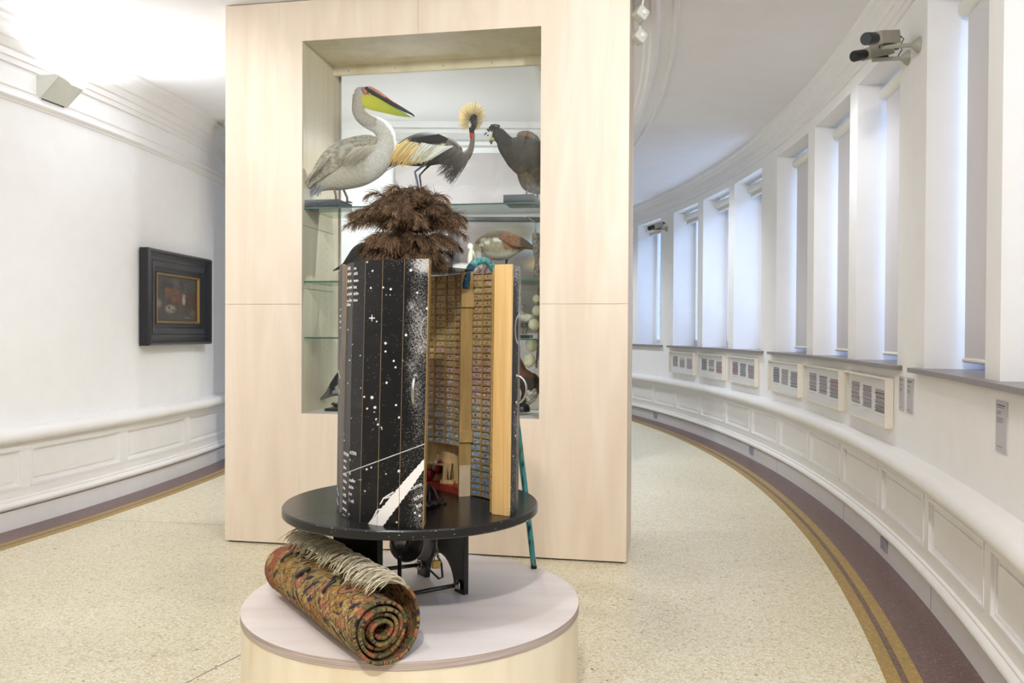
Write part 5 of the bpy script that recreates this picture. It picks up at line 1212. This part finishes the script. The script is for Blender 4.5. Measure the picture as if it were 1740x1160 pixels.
# ------------------------------------------------------------------ pictures
def raster(name, P0, ux, uz, w, h, nx, ny, fn, mat, parent, off=None):
    """flat picture surface: P0 lower left corner, fn(u,v arrays 0..1 from upper left) -> sRGB array"""
    uu, vv = np.meshgrid(np.linspace(0, 1, nx+1), np.linspace(0, 1, ny+1)); P0 = np.array(P0); ux = np.array(ux)*w; uz = np.array(uz)*h
    V = P0[None]+uu.ravel()[:, None]*ux+(1-vv.ravel())[:, None]*uz; F = []
    for j in range(ny): b = j*(nx+1); F += [(b+i, b+i+1, b+nx+2+i, b+nx+1+i) for i in range(nx)]
    c = lin_np(np.clip(fn(uu.ravel(), vv.ravel()), 0, 255)); m = MB(); m.add(V, F, c); return m.build(name, mat, parent)
def blob(c, u, v, cx, cy, rx, ry, col, soft=.15, rot=0):
    du, dv = u-cx, v-cy; cr, sr = math.cos(rot), math.sin(rot); x = (du*cr+dv*sr)/rx; y = (-du*sr+dv*cr)/ry
    a = np.clip((1-np.hypot(x, y))/soft, 0, 1)[:, None]; return c*(1-a)+np.array(col, float)*a
rsn = np.random.default_rng(8)
def fbm(u, v, f=6, seed=0):
    r = np.random.default_rng(seed); o = np.zeros_like(u)
    for k in range(14):
        a = r.uniform(0, 6.28); q = f*r.uniform(.5, 3.5); o += np.sin(u*q*math.cos(a)*6+v*q*math.sin(a)*6+r.uniform(0, 6))/(q/f+.5)
    return o/6
def cows(u, v):
    c = np.tile(np.array((62, 62, 64), float), (len(u), 1))
    c = blob(c, u, v, .5, .2, .8, .25, (92, 92, 92), 1.0); c = blob(c, u, v, .4, .12, .18, .12, (120, 104, 84), .8); c = blob(c, u, v, .25, .25, .22, .25, (44, 36, 34), .6)
    c = blob(c, u, v, .5, .9, .9, .22, (72, 68, 60), .8); c = blob(c, u, v, .82, .50, .20, .22, (86, 54, 40), .4); c = blob(c, u, v, .62, .16, .10, .2, (58, 44, 46), .7)
    c = blob(c, u, v, .40, .42, .24, .20, (128, 76, 42), .3); c = blob(c, u, v, .25, .33, .09, .11, (142, 84, 46), .5); c = blob(c, u, v, .30, .62, .055, .2, (84, 48, 30), .4); c = blob(c, u, v, .56, .62, .07, .24, (116, 68, 38), .4)
    c = blob(c, u, v, .66, .50, .055, .16, (206, 190, 164), .4); c = blob(c, u, v, .665, .40, .07, .035, (190, 170, 140), .5); c = blob(c, u, v, .58, .36, .05, .012, (40, 32, 28), .5, .9); c = blob(c, u, v, .74, .36, .04, .012, (40, 32, 28), .5, -.9)
    c = blob(c, u, v, .33, .73, .16, .12, (186, 176, 150), .5); c = blob(c, u, v, .30, .70, .03, .03, (50, 44, 40), .5); c = blob(c, u, v, .40, .76, .03, .025, (50, 44, 40), .5)
    c = blob(c, u, v, .06, .62, .10, .14, (160, 140, 110), .5); c = blob(c, u, v, .9, .82, .10, .14, (120, 92, 58), .5); c = blob(c, u, v, .75, .92, .10, .02, (170, 156, 130), .6)
    return (c*.62+np.array((50, 44, 38))*.25)*(1+.30*fbm(u, v, 6, 1)+.12*fbm(u, v, 16, 2))[:, None]
def pic_frame(name, th0, th1, z0, z1, label):
    p0 = pol(RW_L, th0); p1 = pol(RW_L, th1); d = (p1-p0).normalized(); n_ = Vector((d.y, -d.x, 0)); out = pol(RW_L+1, (th0+th1)/2)-pol(RW_L, (th0+th1)/2)
    if n_.dot(out) < 0: n_ = -n_
    w = (p1-p0).length; h = z1-z0; o_ = p0+n_*.045; rt = thing(name, (p0+p1)/2+Vector((0, 0, z0)), label, 'painting')
    F = Matrix((d, Vector((0, 0, 1)), n_)).transposed().to_4x4(); F.translation = Vector((o_.x, o_.y, z0))
    # moulded frame: profile (inset, height) swept round the rectangle
    prof = [(0, -.03), (0, .055), (.012, .075), (.03, .078), (.045, .062), (.075, .040), (.105, .034), (.112, .044), (.165, .038), (.19, .020), (.205, .018), (.212, .026), (.222, .026)]
    def sweep(prof, mat, nm):
        V = []; m_ = len(prof)
        for (cx, cy) in ((0, 0), (1, 0), (1, 1), (0, 1)):
            for ins, hh in prof: V.append(tuple(F @ Vector((ins if cx == 0 else w-ins, ins if cy == 0 else h-ins, hh))))
        Fc = [(a*m_+k, a*m_+k+1, ((a+1) % 4)*m_+k+1, ((a+1) % 4)*m_+k) for a in range(4) for k in range(m_-1)]
        m = MB(); m.add(V, Fc); return m.build(nm, mat, rt)
    fr = sweep(prof, M['ebony'], 'frame'); sweep([(.222, .026), (.226, .032), (.238, .026), (.246, .014), (.246, .004)], M['gold'], 'gilt_slip')
    m = MB()
    for k in range(int((h-.36)/.0145)):
        for X in (.117, w-.117-.022): m.box((X, .18+k*.0145, .036), (X+.022, .186+k*.0145, .047), F)
    m.build('ripple_moulding', M['ebony'], fr)
    raster('canvas', F @ Vector((.245, .245, .008)), d, (0, 0, 1), w-.49, h-.49, 110, 110, cows, M['canvas'], rt); return rt
pic_frame('cattle_painting', -6.35, -1.75, 1.355, 2.29, 'small dark cattle painting in a wide black moulded frame on the left wall')
# framed weavings under the windows on the right
WLAB = ['framed weaving furthest away, a yellow band across its middle swatch', 'framed weaving second from the far end, a pale yellow lower half in its middle swatch', 'framed weaving third from the far end, its left swatch reddish, just before the wide gap',
        'framed weaving with three dark grey swatches, first after the wide gap', 'framed weaving whose right swatch has a red upper half, between the grey ones', 'largest looking framed weaving, nearest to the viewer beside the two grey wall labels']
def weave(seed, accents):
    r = np.random.default_rng(seed)
    def fn(u, v):
        c = np.tile(np.array((240, 238, 238), float), (len(u), 1)); rs = np.random.default_rng(seed+50)
        for k, x0 in enumerate((.10, .40, .70)):
            base, band, bc = accents[k]; y0 = .20+.025*k; y1 = y0+.52; nrow = 26
            for j in range(nrow):
                a = y0+(y1-y0)*j/nrow; b = a+(y1-y0)/nrow*.86; ex = r.uniform(.0, .03)*(1 if r.random() < .6 else .2); ex2 = r.uniform(0, .03); s = (v >= a) & (v < b) & (u > x0-ex) & (u < x0+.19+ex2)
                cc = np.array(base, float)*r.uniform(.98, 1.28)
                if band[0] <= j/nrow < band[1]: cc = np.array(bc, float)*r.uniform(.9, 1.05)
                if r.random() < .12: cc = cc*.72
                c[s] = cc
            inn = (v > y0) & (v < y1) & (u > x0) & (u < x0+.19); w_ = inn & (((u-x0) % .038) < .008); c[w_] = c[w_]*.5+np.array((205, 200, 200))*.5
            cap = (abs(v-(y1+.07)) < .006) & (u > x0+.0) & (u < x0+.16); c[cap] = (196, 192, 190)
        return c
    return fn
G = (112, 104, 112); D = (96, 92, 104); B_ = (128, 108, 110); N0 = (9, 9)
ACC = [[(B_), N0, G], [(B_), (0, .22), (220, 200, 120)], [(132, 112, 118), N0, G]], 
ACC = [[(B_, N0, G), (B_, (0, .2), (222, 200, 120)), ((134, 114, 120), N0, G)], [(D, N0, G), ((120, 104, 106), (.5, .75), (206, 186, 140)), ((126, 96, 96), (.6, .8), (150, 80, 80))],
       [((122, 104, 112), (.3, .75), (160, 92, 98)), (D, N0, G), ((112, 96, 104), N0, G)], [(D, N0, G), ((122, 116, 120), N0, G), (D, N0, G)],
       [((130, 122, 124), N0, G), ((116, 104, 112), N0, G), ((100, 92, 106), (.05, .45), (150, 92, 96))], [((132, 120, 122), N0, G), ((112, 98, 106), N0, G), ((120, 108, 114), (.8, 1), (100, 80, 90))]]
for i, (a, b) in enumerate(((9.36, 6.68), (6.16, 3.48), (2.90, .20), (-1.08, -3.82), (-4.27, -7.16), (-7.56, -10.38))):
    p0 = pol(RW_R, a); p1 = pol(RW_R, b); d = (p1-p0).normalized(); mid = (a+b)/2; out = pol(RW_R-1, mid)-pol(RW_R, mid); n_ = Vector((d.y, -d.x, 0)); n_ = n_ if n_.dot(out) > 0 else -n_
    w = (p1-p0).length; z0, z1 = .872, 1.208; h = z1-z0; gap = .012+RW_R*(1-math.cos(R((a-b)/2)))*0
    F = Matrix((d, Vector((0, 0, 1)), n_)).transposed().to_4x4(); F.translation = Vector((p0.x, p0.y, z0))+n_*.010
    rt = thing('framed_weaving', (p0+p1)/2+Vector((0, 0, z0)), WLAB[i], 'framed artwork', 'framed weavings under the windows')
    m = MB(); t = .012; dd = .046
    m.box((0, 0, -.008), (w, t, dd), F); m.box((0, h-t, -.008), (w, h, dd), F); m.box((0, t, -.008), (t, h-t, dd), F); m.box((w-t, t, -.008), (w, h-t, dd), F); m.build('frame', M['maple'], rt, bevel=.001)
    m = MB(); m.box((t, t, -.006), (w-t, h-t, .010), F); m.build('backing', M['ivory'], rt)
    raster('woven_swatches', F @ Vector((t, t, .0115)), d, (0, 0, 1), w-2*t, h-2*t, 240, 130, weave(100+i, ACC[i]), M['attr'], rt)
    m = MB(); m.box((t, t, .038), (w-t, h-t, .040), F); m.build('glazing', M['picglass'], rt)
# wall labels
for (a, b, z0, z1, lab) in ((-10.74, -11.02, 1.01, 1.23, 'narrow grey wall label closest to the framed weavings'), (-11.17, -11.52, 1.01, 1.23, 'grey wall label second from the framed weavings'), (-15.20, -15.58, 1.0, 1.22, 'single grey wall label near the right edge below the stone sill')):
    p0 = pol(RW_R, a); p1 = pol(RW_R, b); d = (p1-p0).normalized(); out = pol(RW_R-1, a)-pol(RW_R, a); n_ = Vector((d.y, -d.x, 0)); n_ = n_ if n_.dot(out) > 0 else -n_; w = (p1-p0).length; h = z1-z0
    F = Matrix((d, Vector((0, 0, 1)), n_)).transposed().to_4x4(); F.translation = Vector((p0.x, p0.y, z0))+n_*.002
    rt = thing('wall_label', (p0+p1)/2+Vector((0, 0, z0)), lab, 'wall label'); m = MB(); m.box((0, 0, -.002), (w, h, .004), F); m.build('card', M['label'], rt, bevel=.001)
    m = MB(); rl = random.Random(int(-a*10)); y = h-.022
    for k in range(9):
        if k in (2, 5): y -= .010; continue
        wd_ = w*rl.uniform(.3, .62) if k else w*.72; m.box((w*.12, y, .0041), (w*.12+wd_, y+(.0045 if k == 0 else .0024), .0046), F); y -= .0085
    m.box((w*.12, .022, .0041), (w*.62, .0242, .0046), F); m.build('printed_lines', M['ink'], rt)['kind'] = 'stuff'
    m = MB(); 
    for yy in (.012, h-.008): m.lathe([(.002, 0), (.002, .001)], F @ Vector((w/2, yy, .004)), 8, axis=n_)
    m.build('pins', M['steel'], rt)
# small metal covers on the base board
for (a, lab) in ((10.85, 'grey metal cover plate on the base board furthest away'), (.42, 'grey metal cover plate on the base board below the third framed weaving'), (-10.42, 'grey metal cover plate on the base board nearest to the viewer')):
    m = MB(); hw = .075/RB_R*57.3; m.arcblock(RB_R-.012, RB_R+.001, .062, .142, a+hw, a-hw, n=2); tag(m.build('cover_plate', M['vent'], bevel=.002), lab, 'cover plate', 'cover plates on the base board')
# ------------------------------------------------------------------ wall lamp on the left
a = -10.0
c0 = pol(RW_L, -10.84); c1 = pol(RW_L, -9.95); d = (c1-c0).normalized(); out = pol(RW_L+1, -10.4)-pol(RW_L, -10.4); w = .30
F = Matrix((d, Vector((0, 0, 1)), out.normalized())).transposed().to_4x4(); F.translation = Vector((c0.x, c0.y, 3.325))
wl = thing('wall_lamp', c0+Vector((0, 0, 3.325)), 'grey wedge shaped uplight fixed high on the left wall', 'wall lamp')
m = MB(); th_ = .004; H_ = .175; D_ = .20
def wedge(x0, x1): return [(x0, 0, 0), (x0, 0, .035), (x0, H_-.02, D_), (x0, H_, D_-.002), (x0, H_, 0)], [(x1, 0, 0), (x1, 0, .035), (x1, H_-.02, D_), (x1, H_, D_-.002), (x1, H_, 0)]
for x in (0, w-th_):
    A, B = wedge(x, x+th_); n = 5; V = [tuple(F @ Vector(p)) for p in A+B]; m.add(V, [tuple(range(n)), tuple(range(2*n-1, n-1, -1))]+[(k, (k+1) % n, n+(k+1) % n, n+k) for k in range(n)])
A, B = wedge(0, w); V = [tuple(F @ Vector(p)) for p in A+B]; m.add(V, [(0, 1, 6, 5), (1, 2, 7, 6), (2, 3, 8, 7), (4, 0, 5, 9)])
V2 = [tuple(F @ (Vector(p)+Vector((0, .003, -.003)))) for p in A+B]; m.add(V2, [(1, 2, 7, 6)])
m.build('shade', M['lampmetal'], wl)
m = MB(); m.box((.03, -.008, .004), (w-.03, 0.0, .03), F); m.build('bracket', M['darksteel'], wl)
# ------------------------------------------------------------------ security cameras
def cctv(name, base, lens_p, label, scale=1.0, foot=.045, roll=0, body=True):
    base = Vector(base); lens_p = Vector(lens_p); rt = thing(name, base, label, 'security camera'); out = (Vector((CX, CY, base.z))-base).normalized()
    return rt, out
def cam_body(rt, tip, back, size, arm_from, arm_to, flip=1):
    d = (tip-back).normalized(); F = frame_mat(back, d); L_ = (tip-back).length; s = size
    m = MB(); m.box((0, -s*.5, -s*.45), (L_*.68, s*.5, s*.45), F); m.build('housing', M['camgrey'], rt, bevel=.004)
    m = MB(); m.tube([F @ Vector((L_*.66, 0, 0)), F @ Vector((L_*.72, 0, 0)), F @ Vector((L_*.73, 0, 0)), F @ Vector((L_*.98, 0, 0)), F @ Vector((L_, 0, 0))], [s*.36, s*.36, s*.42, s*.44, s*.40], 24); smooth_angle(m.build('lens', M['plastic_dark'], rt), 40)
    m = MB(); m.box((L_*.12, -s*.30, -s*.68), (L_*.45, s*.30, -s*.45), F); m.build('mount_pad', M['plastic_dark'], rt, bevel=.008)
    m = MB(); ad = (arm_from-arm_to).normalized(); m.tube([arm_to, arm_from-ad*.045], .013, 14); m.tube([arm_from-ad*.045, arm_from-ad*.012, arm_from-ad*.002], [.014, .042, .048], 20); smooth_angle(m.build('arm', M['camarm'], rt), 40)
    m = MB(); b = F @ Vector((0, 0, 0)); m.tube([b, b-d*.02, b-d*.05+Vector((0, 0, .03)), b-d*.09+Vector((.02, 0, -.01)), b-d*.07+Vector((0, .01, -.07)), b-d*.02+Vector((0, 0, -.05))], .0035, 6); m.tube([b-d*.035+Vector((0, 0, .03)), b-d*.07+Vector((0, 0, -.005))], .014, 8); m.build('cable', M['plastic_dark'], rt)
cmA = pol(RW_R-.008, -11.72, 3.25); cmB = pol(RW_R-.008, -11.05, 3.265)
def cyl_at(px, py, r):
    d = ray(px, py); A = d.x**2+d.y**2; B = -2*(d.x*CX+d.y*CY); C_ = CX*CX+CY*CY-r*r; t = (-B+math.sqrt(B*B-4*A*C_))/2/A; return Vector((0, 0, EYE))+d*t
w1 = cyl_at(1562, 76, RW_R-.004); w2 = cyl_at(1543, 98, RW_R-.004)
r1 = thing('security_camera', w1, 'upper beige security camera facing the viewer on the wide pier between the windows', 'security camera', 'security cameras on the pier')
cam_body(r1, at_y(1471, 66, w1.y-.10), at_y(1519, 64, w1.y+.13), .085, w1, at_y(1497, 80, w1.y+.02))
r2_ = thing('security_camera', w2, 'lower beige security camera with its black lens pointing left on the wide pier', 'security camera', 'security cameras on the pier')
cam_body(r2_, at_y(1450, 96, w2.y+.0), at_y(1511, 84, w2.y+.12), .078, w2, at_y(1482, 102, w2.y+.02))
w3 = cyl_at(1133, 389, RW_R-.004)
r3 = thing('security_camera', w3, 'small far security camera between the distant windows near the birch case', 'security camera')
cam_body(r3, at_y(1103, 388, w3.y-.3), at_y(1124, 381, w3.y-.1), .085, w3, at_y(1110, 390, w3.y-.12))
# ------------------------------------------------------------------ spotlights on the rail
for k, (px, py, Y, lab) in enumerate(((1089, 24, 5.62, 'upper spotlight with a round knob on the ceiling ring beside the case'), (1086, 63, 5.70, 'lower spotlight with a square head on the ceiling ring'))):
    c = at_y(px, py, Y); rt = thing('track_spotlight', Vector((c.x, c.y, CEIL)), lab, 'spotlight', 'spotlights on the ceiling ring'); fr_ = Matrix.Translation(c) @ Matrix.Rotation(R(25), 4, 'Z') @ Matrix.Rotation(R(32), 4, 'Y')
    m = MB(); m.box((-.045, -.04, -.04), (.04, .04, .04), fr_); m.build('head', M['lampmetal'], rt, bevel=.012)
    m = MB(); m.tube([c, Vector((c.x+.02, c.y, CEIL-.02))], .008, 8); m.tube([Vector((c.x+.02, c.y, CEIL-.02)), Vector((c.x+.02, c.y, CEIL))], .02, 12); m.build('stem', M['whitemetal'], rt)
    m = MB(); m.lathe([(.018, 0), (.018, .010), (.012, .014)], fr_ @ Vector((0, -.04, 0)), 14, axis=fr_.to_3x3() @ Vector((0, -1, 0))); m.build('knob', M['whitemetal'], rt)
# ------------------------------------------------------------------ what stands behind the case
pn = at_y(672, 262, YB-.35); pn2 = at_y(1000, 262, YB-.35)
m = MB(); m.box((pn.x, YB-.35, 0), (pn2.x, YB-.30, 3.40)); o = m.build('exhibition_panel', pmat('grey_white_board', (160, 152, 149), 0.8, var=0.02, scale=3)); tag(o, 'tall pale board standing behind the display case, seen through its glass', 'panel')
def landscape(u, v):
    c = np.tile(np.array((98, 92, 88), float), (len(u), 1)); c = blob(c, u, v, .15, .3, .2, .6, (104, 94, 88), .5); c = blob(c, u, v, .74, .16, .30, .24, (150, 166, 176), .7); c = blob(c, u, v, .55, .1, .25, .14, (104, 98, 84), .6)
    c = blob(c, u, v, .85, .62, .30, .22, (84, 76, 62), .5); c = blob(c, u, v, .78, .42, .2, .1, (170, 150, 112), .7); c = blob(c, u, v, .5, .85, .8, .25, (86, 82, 74), .6); c = blob(c, u, v, .02, .5, .05, .8, (52, 52, 56), .3)
    c = blob(c, u, v, .10, .46, .13, .055, (214, 206, 198), .35, .05); c = blob(c, u, v, .155, .35, .024, .11, (224, 218, 196), .4, .10); c = blob(c, u, v, .155, .245, .028, .035, (226, 220, 198), .4); c = blob(c, u, v, .20, .345, .012, .10, (204, 198, 160), .4, -.40)
    return c*(1+.12*fbm(u, v, 3, 5))[:, None]
a0 = at_y(768, 548, YB-.42); a1 = at_y(965, 376, YB-.42)
rt = thing('landscape_painting', Vector(((a0.x+a1.x)/2, YB-.40, a0.z)), 'large dim painting of waterside birds and sky, seen through the back of the case', 'painting')
m = MB(); fw = .045; m.box((a0.x-fw, YB-.42, a0.z-fw), (a1.x+fw, YB-.385, a0.z)); m.box((a0.x-fw, YB-.42, a1.z), (a1.x+fw, YB-.385, a1.z+fw)); m.box((a0.x-fw, YB-.42, a0.z), (a0.x, YB-.385, a1.z)); m.box((a1.x, YB-.42, a0.z), (a1.x+fw, YB-.385, a1.z)); m.build('frame', M['ebony'], rt, bevel=.004)
m = MB(); m.box((a0.x, YB-.395, a0.z), (a1.x, YB-.352, a1.z)); m.build('backing', M['ebony'], rt)
raster('canvas', (a0.x, YB-.397, a0.z), (1, 0, 0), (0, 0, 1), a1.x-a0.x, a1.z-a0.z, 160, 140, landscape, M['canvas'], rt)
